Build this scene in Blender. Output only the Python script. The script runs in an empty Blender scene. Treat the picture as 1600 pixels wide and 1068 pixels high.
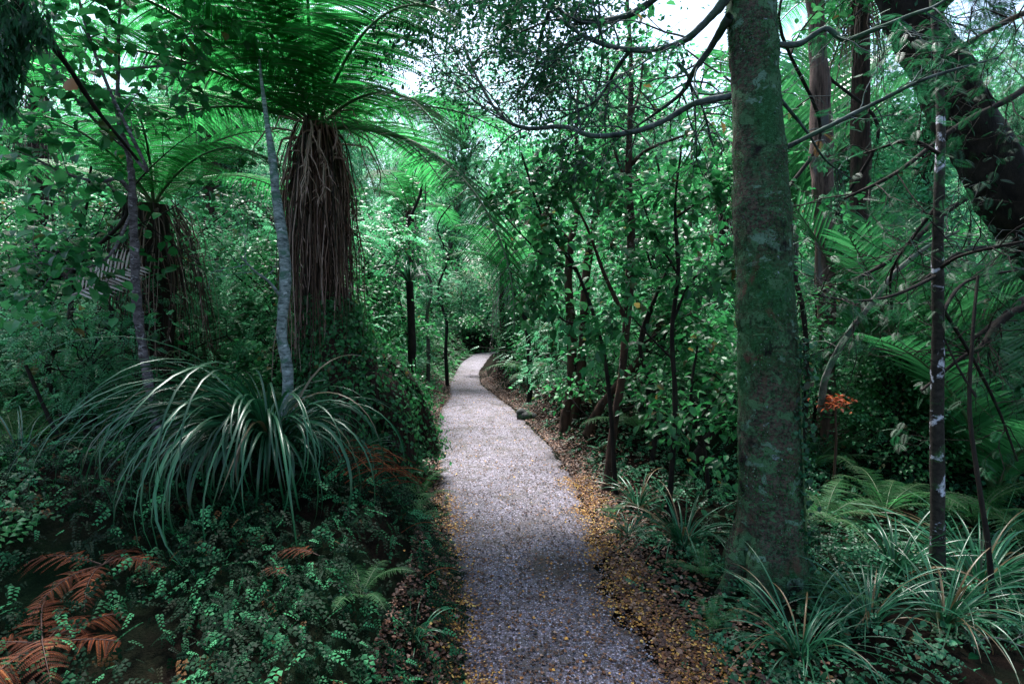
import bpy, math, random
import numpy as np
from mathutils import Vector, noise

sc = bpy.context.scene
# ------------------------------------------------------------------ camera, sky, sun, exposure
PITCH = math.atan(44 / 889.0)
cam_d = bpy.data.cameras.new("camera")
cam_d.sensor_width = 36.0
cam_d.lens = 20.0
cam_d.clip_start = 0.05
cam_d.clip_end = 2000
cam = bpy.data.objects.new("camera", cam_d)
sc.collection.objects.link(cam)
CAMZ = 1.6
cam.location = (0, 0, CAMZ)
cam.rotation_euler = (math.pi / 2 - PITCH, 0, 0)
sc.camera = cam

SUN_EL, SUN_AZ = math.radians(64), math.radians(-20)     # azimuth measured from +Y towards +X
world = bpy.data.worlds.new("World")
sc.world = world
world.use_nodes = True
wn = world.node_tree
for n in list(wn.nodes):
    wn.nodes.remove(n)
sky = wn.nodes.new("ShaderNodeTexSky")
sky.sky_type = 'NISHITA'
sky.sun_disc = False
sky.sun_elevation = SUN_EL
sky.sun_rotation = SUN_AZ
sky.air_density = 1.3
sky.dust_density = 2.2
sky.ozone_density = 1.2
bg = wn.nodes.new("ShaderNodeBackground")
bg.inputs[1].default_value = 0.10
wo = wn.nodes.new("ShaderNodeOutputWorld")
wn.links.new(sky.outputs[0], bg.inputs[0])
wn.links.new(bg.outputs[0], wo.inputs[0])
sun_d = bpy.data.lights.new("sun", 'SUN')
sun_d.energy = 3.8
sun_d.angle = math.radians(16)
sun_d.color = (1.0, 0.985, 0.965)
sun = bpy.data.objects.new("sun", sun_d)
sc.collection.objects.link(sun)
sdir = Vector((math.sin(SUN_AZ) * math.cos(SUN_EL), math.cos(SUN_AZ) * math.cos(SUN_EL), math.sin(SUN_EL)))
sun.rotation_euler = sdir.to_track_quat('Z', 'Y').to_euler()
sun.location = sdir * 60
sc.view_settings.view_transform = 'Standard'
sc.view_settings.look = 'None'
sc.view_settings.exposure = 2.1
sc.view_settings.gamma = 1
sc.cycles.max_bounces = 6
sc.cycles.diffuse_bounces = 3
sc.cycles.glossy_bounces = 2
sc.cycles.transmission_bounces = 4

rng = np.random.default_rng(7)

# ------------------------------------------------------------------ pixel -> world (photo is 1600 wide)
def P(px, py, Y):
    a = (px - 800) / 889.0
    b = (534 - py) / 889.0
    c, s = math.cos(PITCH), math.sin(PITCH)
    dy, dz = c + b * s, b * c - s
    k = Y / dy
    return np.array([a * k, Y, CAMZ + dz * k])

def row_to_y(py):
    b = (534 - py) / 889.0
    c, s = math.cos(PITCH), math.sin(PITCH)
    return CAMZ * (c + b * s) / -(b * c - s)

# ------------------------------------------------------------------ terrain
_rows = [(1068, 716, 1050), (1000, 716, 1020), (950, 716, 985), (900, 712, 955), (850, 700, 940), (800, 694, 922), (760, 690, 905),
         (700, 686, 864), (660, 684, 824), (640, 690, 806), (620, 704, 778), (600, 703, 752), (580, 714, 750), (566, 722, 760), (553, 742, 770)]
_ys, _l, _r = [], [], []
for py, l, r in _rows:
    y = row_to_y(py)
    _ys.append(y); _l.append((l - 800) / 889 * y); _r.append((r - 800) / 889 * y)
_ys = [-60, 1.5] + _ys + [24.5, 27, 32, 40, 60]
_l = [_l[0]] * 2 + _l + [-0.6, 0.3, 2.5, 7, 20]
_r = [_r[0] + .1] * 2 + _r + [0.75, 1.7, 4, 8.5, 21.5]
def edges(y):
    return np.interp(y, _ys, _l), np.interp(y, _ys, _r)
def sstep(x):
    x = np.clip(x, 0, 1)
    return x * x * (3 - 2 * x)
def wav(x, y, s=1.0):
    x = x * s; y = y * s
    return (np.sin(x * 1.3 + 2.1 * np.sin(y * .7 + 1)) + np.sin(y * 1.7 + 1.9 * np.sin(x * .9 + 4)) + .5 * np.sin(x * 3.1 + y * 2.3) + .4 * np.sin(x * 5.3 - y * 4.1 + 2)) / 2.9
def H(x, y):
    x = np.asarray(x, float); y = np.asarray(y, float)
    L, R = edges(y)
    sl, sr = L - x, x - R
    A = np.interp(y, [-50, 0, 1.5, 2.2, 2.9, 3.6, 4.4, 5.3, 7, 10, 16, 25, 60], [.3, .3, .58, .74, .76, .50, .32, .42, .5, .45, .5, .8, 1.5])
    W = np.interp(y, [0, 2.2, 3.2, 4.2, 6, 12, 20], [.45, .42, .48, 1.0, 1.0, .9, .8])
    tl = np.clip((sl - .02) / W, 0, 1); kf = np.interp(y, [1.5, 2.2, 3.4, 4.2], [1, 1, 1, 0])
    hl = A * (kf * np.sin(tl * math.pi / 2) ** 1.2 + (1 - kf) * sstep(tl)) + .05 * np.clip(sl - 1, 0, 10) + .10 * wav(x, y, 1.4) * sstep((sl - .2) / .8)
    B = np.interp(y, [-50, 4, 5.5, 7, 8.5, 10.5, 11.5, 14, 20, 30, 60], [0, 0, .12, .55, .62, .3, .2, .9, .8, .9, 1.5])
    WR = np.interp(y, [0, 5, 8, 15, 30], [1, .8, .5, .7, 1.0])
    hr = B * sstep((sr - .1) / WR) - .22 * sstep((sr - 1.2) / 2) * np.interp(y, [0, 8, 12], [1, 1, 0]) + .06 * wav(x, y, 1.7) * sstep((sr - .2) / .8)
    h = np.where(sl > 0, hl, 0) + np.where(sr > 0, hr, 0)
    far = np.clip((np.hypot(x, y) - 45) / 60, 0, 1)
    h = h + .08 * np.exp(-(((x + 1.17) / .34) ** 2 + ((y - 2.85) / .34) ** 2))
    return h + far * 2.0

# ------------------------------------------------------------------ mesh tools
COL = sc.collection
class Geo:
    def __init__(s):
        s.v = []; s.f3 = []; s.f4 = []; s.r = []; s.n = 0
    def add(s, v, f3=None, f4=None, r=None):
        v = np.asarray(v, float).reshape(-1, 3)
        if f3 is not None and len(f3): s.f3.append(np.asarray(f3, int).reshape(-1, 3) + s.n)
        if f4 is not None and len(f4): s.f4.append(np.asarray(f4, int).reshape(-1, 4) + s.n)
        s.v.append(v)
        s.r.append(np.full(len(v), .5) if r is None else np.broadcast_to(np.asarray(r, float), (len(v),)))
        s.n += len(v)
        return s
    def merge(s, g, M=None):
        if g.n == 0: return s
        v = np.concatenate(g.v)
        if M is not None:
            M = np.array(M); v = v @ M[:3, :3].T + M[:3, 3]
        s.add(v, np.concatenate(g.f3) if g.f3 else None, np.concatenate(g.f4) if g.f4 else None, np.concatenate(g.r))
        return s
    def mesh(s, name, m, smooth=True):
        me = bpy.data.meshes.new(name)
        v = np.concatenate(s.v).astype(np.float32)
        f3 = np.concatenate(s.f3) if s.f3 else np.zeros((0, 3), int)
        f4 = np.concatenate(s.f4) if s.f4 else np.zeros((0, 4), int)
        me.vertices.add(len(v)); me.vertices.foreach_set("co", v.ravel())
        nl = len(f3) * 3 + len(f4) * 4
        me.loops.add(nl)
        me.loops.foreach_set("vertex_index", np.concatenate([f3.ravel(), f4.ravel()]).astype(np.int32))
        nf = len(f3) + len(f4)
        me.polygons.add(nf)
        ls = np.concatenate([np.arange(len(f3)) * 3, len(f3) * 3 + np.arange(len(f4)) * 4]).astype(np.int32)
        me.polygons.foreach_set("loop_start", ls)
        me.polygons.foreach_set("use_smooth", np.full(nf, smooth))
        me.update(calc_edges=True)
        at = me.attributes.new("rnd", 'FLOAT', 'POINT')
        at.data.foreach_set("value", np.concatenate(s.r).astype(np.float32))
        me.materials.append(m)
        return me

def obj(name, geo, m, parent=None, smooth=True):
    me = geo if isinstance(geo, bpy.types.Mesh) else geo.mesh(name, m, smooth)
    o = bpy.data.objects.new(name, me)
    COL.objects.link(o)
    if parent is not None: o.parent = parent
    return o
def tag(o, label=None, cat=None, group=None, kind=None):
    if label: o["label"] = label
    if cat: o["category"] = cat
    if group: o["group"] = group
    if kind: o["kind"] = kind
    return o
def thing(name, label, cat, loc=(0, 0, 0), rz=0, s=1, group=None):
    o = bpy.data.objects.new(name, None)
    COL.objects.link(o)
    o.empty_display_size = .1
    o.location = tuple(float(c) for c in loc); o.rotation_euler = (0, 0, rz); o.scale = (s, s, s) if np.isscalar(s) else s
    return tag(o, label, cat, group)
def copy_tree(o, parent=None):
    c = o.copy(); COL.objects.link(c)
    if parent is not None: c.parent = parent
    for ch in list(o.children): copy_tree(ch, c)
    return c

def spline(pts, n=8):
    pts = np.asarray(pts, float)
    p = np.vstack([2 * pts[0] - pts[1], pts, 2 * pts[-1] - pts[-2]])
    out = []
    for i in range(1, len(p) - 2):
        t = np.linspace(0, 1, n, endpoint=False)[:, None]
        a, b, c, d = p[i - 1], p[i], p[i + 1], p[i + 2]
        out.append(.5 * ((2 * b) + (c - a) * t + (2 * a - 5 * b + 4 * c - d) * t ** 2 + (3 * b - a - 3 * c + d) * t ** 3))
    out.append(p[-2][None])
    return np.vstack(out)
def norm(a):
    return a / np.maximum(np.linalg.norm(a, axis=-1, keepdims=True), 1e-9)
def tube(g, pts, rad, sides=8, bump=0, seed=0, r=None, cap=False):
    pts = np.asarray(pts, float); n = len(pts)
    rad = np.interp(np.linspace(0, 1, n), np.linspace(0, 1, len(np.atleast_1d(rad))), np.atleast_1d(rad)) if len(np.atleast_1d(rad)) != n else np.asarray(rad, float)
    T = norm(np.gradient(pts, axis=0))
    up = np.array([0, 0, 1.]) if abs(T[0][2]) < .9 else np.array([1., 0, 0])
    N = np.zeros_like(T); N[0] = norm(np.cross(up, T[0]))
    for i in range(1, n):
        v = N[i - 1] - T[i] * np.dot(N[i - 1], T[i]); N[i] = norm(v)
    B = np.cross(T, N)
    a = np.arange(sides) / sides * 2 * math.pi
    ca, sa = np.cos(a), np.sin(a)
    D = N[:, None] * ca[None, :, None] + B[:, None] * sa[None, :, None]
    R = np.repeat(rad[:, None], sides, 1)
    if bump:
        ii = np.arange(n)[:, None]; st = np.linalg.norm(np.diff(pts, axis=0), axis=1).sum() / n
        z = ii * st / max(rad.mean(), .005)
        R = R * (1 + bump * (np.sin(a * 2 + z * .35 + seed) * .5 + np.sin(a * 3 - z * .8 + seed * 2) * .35 + np.sin(a * 5 + z * 1.7 + seed) * .25 + .4 * np.sin(z * 1.1 + seed)))
    V = pts[:, None] + D * R[:, :, None]
    i = np.arange(n - 1)[:, None] * sides; j = np.arange(sides)[None]; k = (j + 1) % sides
    F = np.stack([i + j, i + k, i + sides + k, i + sides + j], -1).reshape(-1, 4)
    g.add(V.reshape(-1, 3), None, F, r if r is not None else .5)
    if cap:
        m = g.n
        g.add(pts[-1] + T[-1] * rad[-1] * .4, np.stack([np.full(sides, 0), -sides + np.arange(sides), -sides + (np.arange(sides) + 1) % sides], -1), None, .5)
    return g

# leaf templates: vertices as (side, along, lift), triangles
T_DIAMOND = (np.array([[0, 0, 0], [-.5, .5, .08], [.5, .5, .08], [0, 1, -.05]]), np.array([[0, 2, 1], [1, 2, 3]]))
T_LEAF = (np.array([[0, 0, 0], [-.42, .33, .10], [0, .38, 0], [.42, .33, .10], [-.36, .68, .04], [.36, .68, .04], [0, .72, -.06], [0, 1, -.2]]),
          np.array([[0, 2, 1], [0, 3, 2], [1, 2, 6], [1, 6, 4], [2, 3, 5], [2, 5, 6], [4, 6, 7], [6, 5, 7]]))
_sv, _sf = [], []
for k in range(9):                       # a sprig of small leaflets on a stem
    t = .15 + .1 * k; sd = (-1) ** k
    b = len(_sv)
    w = .09; L = .26 * (1.1 - t * .5)
    d = np.array([sd * .8, .6]); q = np.array([-d[1], d[0]])
    o_ = np.array([0, t])
    for u, v_, z in ((0, 0, 0), (.5, -.5, .03), (.5, .5, .03), (1, 0, -.03)):
        pp = o_ + d * L * u + q * L * .75 * v_
        _sv.append([pp[0], pp[1], z - .25 * t * t])
    _sf += [[b, b + 1, b + 2], [b + 1, b + 3, b + 2]]
T_SPRIG = (np.array(_sv), np.array(_sf))
_sv, _sf = [], []
for k in range(22):                      # feathery flat conifer spray
    t = .08 + .042 * k; sd = (-1) ** k
    b = len(_sv); L = .34 * math.sin(math.pi * min(1, .25 + t * .72)) + .03
    d = np.array([sd * .86, .5]); q = np.array([-d[1], d[0]])
    o_ = np.array([0, t])
    for u, v_, z in ((0, 0, 0), (.4, -.5, .0), (.4, .5, .0), (1, 0, -.05)):
        pp = o_ + d * L * u + q * .05 * v_
        _sv.append([pp[0], pp[1], z - .2 * t * t])
    _sf += [[b, b + 1, b + 2], [b + 1, b + 3, b + 2]]
T_SPRAY = (np.array(_sv), np.array(_sf))

def leaves(g, pos, dirs, size, wid=.5, tmpl=T_LEAF, ups=None, upj=.5, rg=None, r=None):
    rg = rg or rng
    n = len(pos)
    if n == 0: return g
    A = norm(dirs)
    U = np.array([0, 0, 1.]) + rg.normal(0, upj, (n, 3)) if ups is None else ups + rg.normal(0, upj, (n, 3))
    S = norm(np.cross(A, U)); U = np.cross(S, A)
    size = np.broadcast_to(np.asarray(size, float), (n,))
    V = tmpl[0]
    k = (2 * wid if tmpl is T_LEAF else (wid if tmpl is T_DIAMOND else 1))
    X = pos[:, None] + size[:, None, None] * (V[None, :, 0:1] * k * S[:, None] + V[None, :, 1:2] * A[:, None] + V[None, :, 2:3] * U[:, None])
    F = tmpl[1][None] + (np.arange(n) * len(V))[:, None, None]
    rr = rg.random(n) if r is None else r
    g.add(X.reshape(-1, 3), F.reshape(-1, 3), None, np.repeat(rr, len(V)))
    return g

# ------------------------------------------------------------------ materials
def new_mat(name):
    m = bpy.data.materials.new(name); m.use_nodes = True
    nt = m.node_tree
    for n in list(nt.nodes): nt.nodes.remove(n)
    out = nt.nodes.new("ShaderNodeOutputMaterial")
    return m, nt, out
def ramp(nt, stops, src):
    r = nt.nodes.new("ShaderNodeValToRGB")
    e = r.color_ramp.elements
    e[0].position, e[0].color = stops[0][0], (*stops[0][1], 1)
    e[1].position, e[1].color = stops[-1][0], (*stops[-1][1], 1)
    for p, c in stops[1:-1]:
        x = e.new(p); x.color = (*c, 1)
    nt.links.new(src, r.inputs[0])
    return r.outputs[0]
def leaf_mat(name, stops, rough=.35, trans=.35, spec=.5, tcol=1.5):
    m, nt, out = new_mat(name)
    at = nt.nodes.new("ShaderNodeAttribute"); at.attribute_name = "rnd"
    c = ramp(nt, stops, at.outputs["Fac"])
    oi = nt.nodes.new("ShaderNodeObjectInfo")
    hs = nt.nodes.new("ShaderNodeHueSaturation")
    mr = nt.nodes.new("ShaderNodeMapRange"); mr.inputs[3].default_value = .75; mr.inputs[4].default_value = 1.3
    nt.links.new(oi.outputs["Random"], mr.inputs[0]); nt.links.new(mr.outputs[0], hs.inputs["Value"])
    nt.links.new(c, hs.inputs["Color"])
    p = nt.nodes.new("ShaderNodeBsdfPrincipled")
    p.inputs["Roughness"].default_value = rough
    p.inputs["Specular IOR Level"].default_value = spec
    nt.links.new(hs.outputs[0], p.inputs["Base Color"])
    t = nt.nodes.new("ShaderNodeBsdfTranslucent")
    g = nt.nodes.new("ShaderNodeHueSaturation"); g.inputs["Value"].default_value = tcol; g.inputs["Saturation"].default_value = 1.0
    nt.links.new(hs.outputs[0], g.inputs["Color"]); nt.links.new(g.outputs[0], t.inputs[0])
    mx = nt.nodes.new("ShaderNodeMixShader"); mx.inputs[0].default_value = trans
    nt.links.new(p.outputs[0], mx.inputs[1]); nt.links.new(t.outputs[0], mx.inputs[2])
    nt.links.new(mx.outputs[0], out.inputs[0])
    return m
def noise_node(nt, scale, detail=4, rough=.6, vec=None, dist=0):
    n = nt.nodes.new("ShaderNodeTexNoise")
    n.inputs["Scale"].default_value = scale; n.inputs["Detail"].default_value = detail; n.inputs["Roughness"].default_value = rough
    n.inputs["Distortion"].default_value = dist
    if vec is not None: nt.links.new(vec, n.inputs["Vector"])
    return n.outputs["Fac"]
def mixc(nt, fac, a, b):
    x = nt.nodes.new("ShaderNodeMix"); x.data_type = 'RGBA'
    if isinstance(fac, (int, float)): x.inputs[0].default_value = fac
    else: nt.links.new(fac, x.inputs[0])
    for i, c in ((6, a), (7, b)):
        if isinstance(c, tuple): x.inputs[i].default_value = (*c, 1)
        else: nt.links.new(c, x.inputs[i])
    return x.outputs[2]
def coords(nt, scale=(1, 1, 1)):
    tc = nt.nodes.new("ShaderNodeTexCoord")
    mp = nt.nodes.new("ShaderNodeMapping"); mp.inputs["Scale"].default_value = scale
    nt.links.new(tc.outputs["Object"], mp.inputs[0])
    return mp.outputs[0]
def bark_mat(name, base, dark, patches=(), scale=(1, 1, .35), nscale=14, bump=.6, rough=.85, bdist=.02):
    """patches: (colour, noise scale, lo, hi, stretch)"""
    m, nt, out = new_mat(name)
    v = coords(nt, scale)
    f = noise_node(nt, nscale, 6, .65, v, .3)
    c = ramp(nt, [(.35, dark), (.65, base)], f)
    for col, s, lo, hi, st in patches:
        f2 = noise_node(nt, s, 5, .6, coords(nt, st), .4)
        mr = nt.nodes.new("ShaderNodeMapRange"); mr.inputs[1].default_value = lo; mr.inputs[2].default_value = hi
        nt.links.new(f2, mr.inputs[0])
        c = mixc(nt, mr.outputs[0], c, col)
    p = nt.nodes.new("ShaderNodeBsdfPrincipled"); p.inputs["Roughness"].default_value = rough
    p.inputs["Specular IOR Level"].default_value = .18
    nt.links.new(c, p.inputs["Base Color"])
    b = nt.nodes.new("ShaderNodeBump"); b.inputs["Strength"].default_value = bump; b.inputs["Distance"].default_value = bdist
    nt.links.new(noise_node(nt, nscale * 2.2, 6, .7, v, .2), b.inputs["Height"])
    nt.links.new(b.outputs[0], p.inputs["Normal"])
    nt.links.new(p.outputs[0], out.inputs[0])
    return m

M = {}
M['fern'] = leaf_mat('tree fern green', [(0, (.008, .072, .016)), (.6, (.017, .14, .032)), (1, (.036, .21, .055))], .55, .58, .2, 2.2)
M['broad'] = leaf_mat('broadleaf green', [(0, (.12, .08, .025)), (.025, (.008, .060, .018)), (.6, (.018, .125, .034)), (1, (.055, .22, .075))], .44, .40, .42, 1.9)
M['dark'] = leaf_mat('dark small leaf green', [(0, (.005, .035, .013)), (.6, (.010, .065, .024)), (1, (.022, .11, .042))], .5, .35, .3, 1.8)
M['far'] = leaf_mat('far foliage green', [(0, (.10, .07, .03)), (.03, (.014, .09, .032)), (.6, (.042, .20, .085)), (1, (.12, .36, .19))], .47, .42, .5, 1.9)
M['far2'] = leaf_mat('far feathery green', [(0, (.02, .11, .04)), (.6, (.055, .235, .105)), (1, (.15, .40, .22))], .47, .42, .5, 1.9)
M['cover'] = leaf_mat('low leaf green', [(0, (.09, .05, .02)), (.03, (.003, .028, .010)), (.6, (.009, .070, .028)), (1, (.04, .17, .08))], .45, .25, .28)
M['creeper'] = leaf_mat('creeper leaf green', [(0, (.10, .045, .015)), (.03, (.0015, .009, .003)), (.66, (.0025, .019, .007)), (.86, (.009, .07, .026)), (1, (.05, .23, .095))], .6, .15, .1)  # shade among the leaves put into the colour: most near black, few bright
M['sedge'] = leaf_mat('strap leaf green', [(0, (.13, .085, .04)), (.09, (.07, .055, .025)), (.13, (.005, .040, .016)), (.7, (.010, .075, .032)), (1, (.028, .13, .065))], .36, .15, .35)
M['flax'] = leaf_mat('flax leaf green', [(0, (.12, .08, .04)), (.03, (.06, .05, .022)), (.05, (.004, .036, .014)), (.7, (.009, .070, .028)), (1, (.022, .12, .055))], .36, .15, .38)
M['palm'] = leaf_mat('palm green', [(0, (.010, .085, .022)), (1, (.04, .18, .06))], .33, .4, .5, 1.7)
M['rust'] = leaf_mat('dead fern rust', [(0, (.030, .010, .006)), (.6, (.14, .034, .012)), (1, (.36, .13, .05))], .75, .25, .12)
M['orange'] = leaf_mat('withered orange leaf', [(0, (.09, .025, .012)), (.6, (.28, .055, .02)), (1, (.50, .16, .06))], .6, .35, .2)
M['litter_y'] = leaf_mat('fallen yellow leaf', [(0, (.10, .045, .02)), (.42, (.25, .10, .024)), (.75, (.48, .24, .045)), (1, (.60, .42, .13))], .55, .15, .3)
M['litter_b'] = leaf_mat('fallen brown leaf', [(0, (.02, .012, .010)), (.5, (.06, .026, .018)), (.85, (.15, .065, .035)), (1, (.30, .20, .15))], .6, .1, .3)
M['skirt'] = leaf_mat('dead frond stalk brown', [(0, (.008, .004, .003)), (.5, (.050, .022, .014)), (.8, (.15, .075, .055)), (1, (.40, .28, .26))], .6, .05, .35)
M['pale_dead'] = leaf_mat('pale dead frond', [(0, (.22, .17, .17)), (1, (.48, .40, .42))], .6, .3, .3)
M['stem'] = leaf_mat('green stem', [(0, (.03, .07, .025)), (1, (.06, .11, .04))], .5, 0, .4)
MOSS = (.018, .065, .018)
M['mossy'] = bark_mat('mossy lichened bark', (.12, .085, .068), (.014, .010, .009),
                      [((.018, .085, .024), 2.4, .45, .58, (1, 1, .55)), ((.045, .17, .08), 60, .46, .72, (1, 1, 1)), ((.07, .17, .08), 9, .555, .59, (1, 1, 1.4)), ((.13, .24, .17), 5, .60, .625, (1, 1, 1.6)), ((.10, .05, .035), 5.5, .60, .68, (1, 1, .8)), ((.26, .33, .36), 14, .67, .71, (1, 1, 1.4)), ((.007, .006, .006), 3.4, .57, .63, (1, 1, .7)), ((.010, .035, .012), 45, .55, .66, (1, 1, .6))],
                      (1, 1, 1.8), 34, 1.0, bdist=.03)
M['darkbark'] = bark_mat('dark wet bark', (.020, .015, .012), (.004, .003, .003), [((.02, .05, .02), 5, .6, .75, (1, 1, 1))])
M['bluebark'] = bark_mat('smooth pale bark', (.25, .29, .30), (.035, .05, .05), [((.05, .11, .08), 9, .55, .65, (1, 1, 2)), ((.38, .42, .44), 16, .62, .68, (1, 1, 2.5))], (1, 1, 2.5), 20, .4, bdist=.006)
M['knobbark'] = bark_mat('knobbly grey bark', (.17, .14, .16), (.03, .024, .028), [((.33, .30, .34), 20, .58, .66, (1, 1, 2))], (1, 1, 2.2), 22, .7, bdist=.01)
M['lichenbark'] = bark_mat('white lichened bark', (.035, .03, .026), (.008, .007, .006), [((.45, .46, .54), 5.5, .565, .60, (1, 1, 1.0)), ((.03, .08, .03), 9, .56, .66, (1, 1, 1)), ((.02, .018, .016), 14, .6, .66, (1, 1, 1))], (1, 1, 1.5), 24, .5, bdist=.008)
M['redbark'] = bark_mat('reddish brown bark', (.065, .034, .024), (.016, .010, .008), [((.24, .20, .20), 12, .62, .70, (1, 1, 1)), ((.03, .07, .03), 6, .6, .7, (1, 1, 1))], (1, 1, .4), 16, .7)
M['greybark'] = bark_mat('grey brown bark', (.085, .072, .060), (.018, .015, .012), [((.03, .08, .035), 4, .52, .66, (1, 1, .6)), ((.22, .24, .23), 11, .64, .7, (1, 1, 1))], (1, 1, .5), 15, .7)
M['branch'] = bark_mat('blue grey branch bark', (.075, .10, .10), (.012, .018, .02), [((.02, .055, .03), 6, .5, .65, (1, 1, 1)), ((.20, .24, .25), 18, .66, .7, (1, 1, 1))], (1, 1, 1), 20, .6, bdist=.008)
M['fibre'] = bark_mat('fibrous fern trunk', (.045, .024, .018), (.006, .004, .003), [((.016, .040, .014), 5, .58, .7, (1, 1, .5))], (1, 1, .12), 30, 1.0, bdist=.03)
M['stringbark'] = bark_mat('stringy brown bark', (.16, .10, .085), (.025, .016, .014), [((.10, .10, .11), 8, .58, .7, (1, 1, .2))], (1, 1, .12), 26, 1.0, bdist=.02)
M['deadwood'] = bark_mat('mossy grey dead wood', (.20, .19, .18), (.04, .045, .04), [((.07, .12, .09), 9, .5, .62, (1, 1, 1))], (1, 1, .4), 20, .6, bdist=.008)
M['stone'] = bark_mat('mossy stone', (.09, .09, .09), (.02, .022, .022), [((.03, .09, .03), 4, .45, .6, (1, 1, 1))], (1, 1, 1), 8, .8)

def soil_mat():
    m, nt, out = new_mat('damp forest soil')
    v = coords(nt)
    c = ramp(nt, [(.3, (.003, .0025, .002)), (.55, (.009, .006, .0045)), (.8, (.025, .015, .010))], noise_node(nt, 9, 8, .7, v))
    f = noise_node(nt, 1.3, 4, .6, v)
    mr = nt.nodes.new("ShaderNodeMapRange"); mr.inputs[1].default_value = .45; mr.inputs[2].default_value = .65
    nt.links.new(f, mr.inputs[0])
    c = mixc(nt, mr.outputs[0], c, (.005, .014, .006))
    p = nt.nodes.new("ShaderNodeBsdfPrincipled"); p.inputs["Roughness"].default_value = .95; p.inputs["Specular IOR Level"].default_value = .03
    nt.links.new(c, p.inputs["Base Color"])
    b = nt.nodes.new("ShaderNodeBump"); b.inputs["Strength"].default_value = 1; b.inputs["Distance"].default_value = .03
    nt.links.new(noise_node(nt, 40, 6, .7, v), b.inputs["Height"]); nt.links.new(b.outputs[0], p.inputs["Normal"])
    nt.links.new(p.outputs[0], out.inputs[0])
    return m
M['soil'] = soil_mat()
def gravel_mat():
    m, nt, out = new_mat('crushed gravel')
    v = coords(nt)
    vo = nt.nodes.new("ShaderNodeTexVoronoi"); vo.inputs["Scale"].default_value = 95; vo.inputs["Randomness"].default_value = 1
    nt.links.new(v, vo.inputs["Vector"])
    sp = nt.nodes.new("ShaderNodeSeparateColor"); nt.links.new(vo.outputs["Color"], sp.inputs[0])
    c = ramp(nt, [(0, (.038, .032, .048)), (.45, (.128, .108, .155)), (.8, (.25, .215, .295)), (1, (.50, .45, .56))], sp.outputs[0])
    # fines between the stones
    fd = ramp(nt, [(.25, (0, 0, 0)), (.75, (1, 1, 1))], vo.outputs["Distance"])
    c = mixc(nt, fd, c, (.055, .048, .052))
    # dark organic grit and damp patches
    g = nt.nodes.new("ShaderNodeMapRange"); g.inputs[1].default_value = .50; g.inputs[2].default_value = .62
    ml = nt.nodes.new("ShaderNodeMath"); ml.operation = 'MULTIPLY_ADD'; nt.links.new(noise_node(nt, 3.2, 5, .7, v, .8), ml.inputs[0]); ml.inputs[1].default_value = .9
    m2 = nt.nodes.new("ShaderNodeMath"); m2.operation = 'SUBTRACT'; nt.links.new(noise_node(nt, 34, 6, .8, v, .6), m2.inputs[0]); m2.inputs[1].default_value = .46
    nt.links.new(m2.outputs[0], ml.inputs[2]); nt.links.new(ml.outputs[0], g.inputs[0])
    c = mixc(nt, g.outputs[0], c, (.045, .036, .036))
    g = nt.nodes.new("ShaderNodeMapRange"); g.inputs[1].default_value = .52; g.inputs[2].default_value = .72; g.inputs[4].default_value = .75
    nt.links.new(noise_node(nt, 1.9, 6, .65, v, .5), g.inputs[0])
    c = mixc(nt, g.outputs[0], c, (.070, .055, .058))
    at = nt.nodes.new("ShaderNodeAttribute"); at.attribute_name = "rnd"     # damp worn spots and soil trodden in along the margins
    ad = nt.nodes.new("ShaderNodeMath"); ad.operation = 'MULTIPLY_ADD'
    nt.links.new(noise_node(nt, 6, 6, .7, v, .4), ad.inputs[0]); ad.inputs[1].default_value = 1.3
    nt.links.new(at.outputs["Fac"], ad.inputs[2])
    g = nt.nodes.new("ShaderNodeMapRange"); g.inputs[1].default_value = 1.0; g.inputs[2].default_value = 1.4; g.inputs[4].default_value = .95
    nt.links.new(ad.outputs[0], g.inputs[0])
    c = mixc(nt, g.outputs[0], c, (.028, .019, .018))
    p = nt.nodes.new("ShaderNodeBsdfPrincipled"); p.inputs["Roughness"].default_value = .75
    nt.links.new(c, p.inputs["Base Color"])
    b = nt.nodes.new("ShaderNodeBump"); b.inputs["Strength"].default_value = .9; b.inputs["Distance"].default_value = .006; b.invert = True
    nt.links.new(vo.outputs["Distance"], b.inputs["Height"])
    b2 = nt.nodes.new("ShaderNodeBump"); b2.inputs["Strength"].default_value = .6; b2.inputs["Distance"].default_value = .02
    nt.links.new(noise_node(nt, 14, 6, .7, v), b2.inputs["Height"]); nt.links.new(b.outputs[0], b2.inputs["Normal"])
    nt.links.new(b2.outputs[0], p.inputs["Normal"])
    nt.links.new(p.outputs[0], out.inputs[0])
    return m
M['gravel'] = gravel_mat()

# ------------------------------------------------------------------ ground and path
def grid(xs, ys, zf):
    X, Y = np.meshgrid(xs, ys); Z = zf(X, Y)
    V = np.stack([X, Y, Z], -1).reshape(-1, 3)
    nx = len(xs); i = np.arange(len(ys) - 1)[:, None] * nx; j = np.arange(nx - 1)[None]
    return V, np.stack([i + j, i + j + 1, i + nx + j + 1, i + nx + j], -1).reshape(-1, 4)
xs = np.concatenate([-np.geomspace(400, 4.1, 50), np.arange(-4, 4.01, .06), np.geomspace(4.1, 400, 50)])
ys = np.concatenate([[-400, -200, -100, -50, -30, -20, -12, -8, -5, -3, -2, -1], np.arange(0, 9, .07), np.arange(9, 30, .18), np.geomspace(30, 500, 40)])
V, F = grid(xs, ys, lambda x, y: H(x, y) + .012 * wav(x * 7, y * 7))
V[:, 2] -= .014
tag(obj('ground', Geo().add(V, None, F), M['soil']), kind='structure')
pg = Geo()
py_ = np.concatenate([np.arange(-8, 1.6, .3), np.arange(1.6, 12, .06), np.arange(12, 30, .15), np.arange(30, 55, .5)])
L_, R_ = edges(py_)
nj = 41
u = np.linspace(0, 1, nj)[None]
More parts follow.
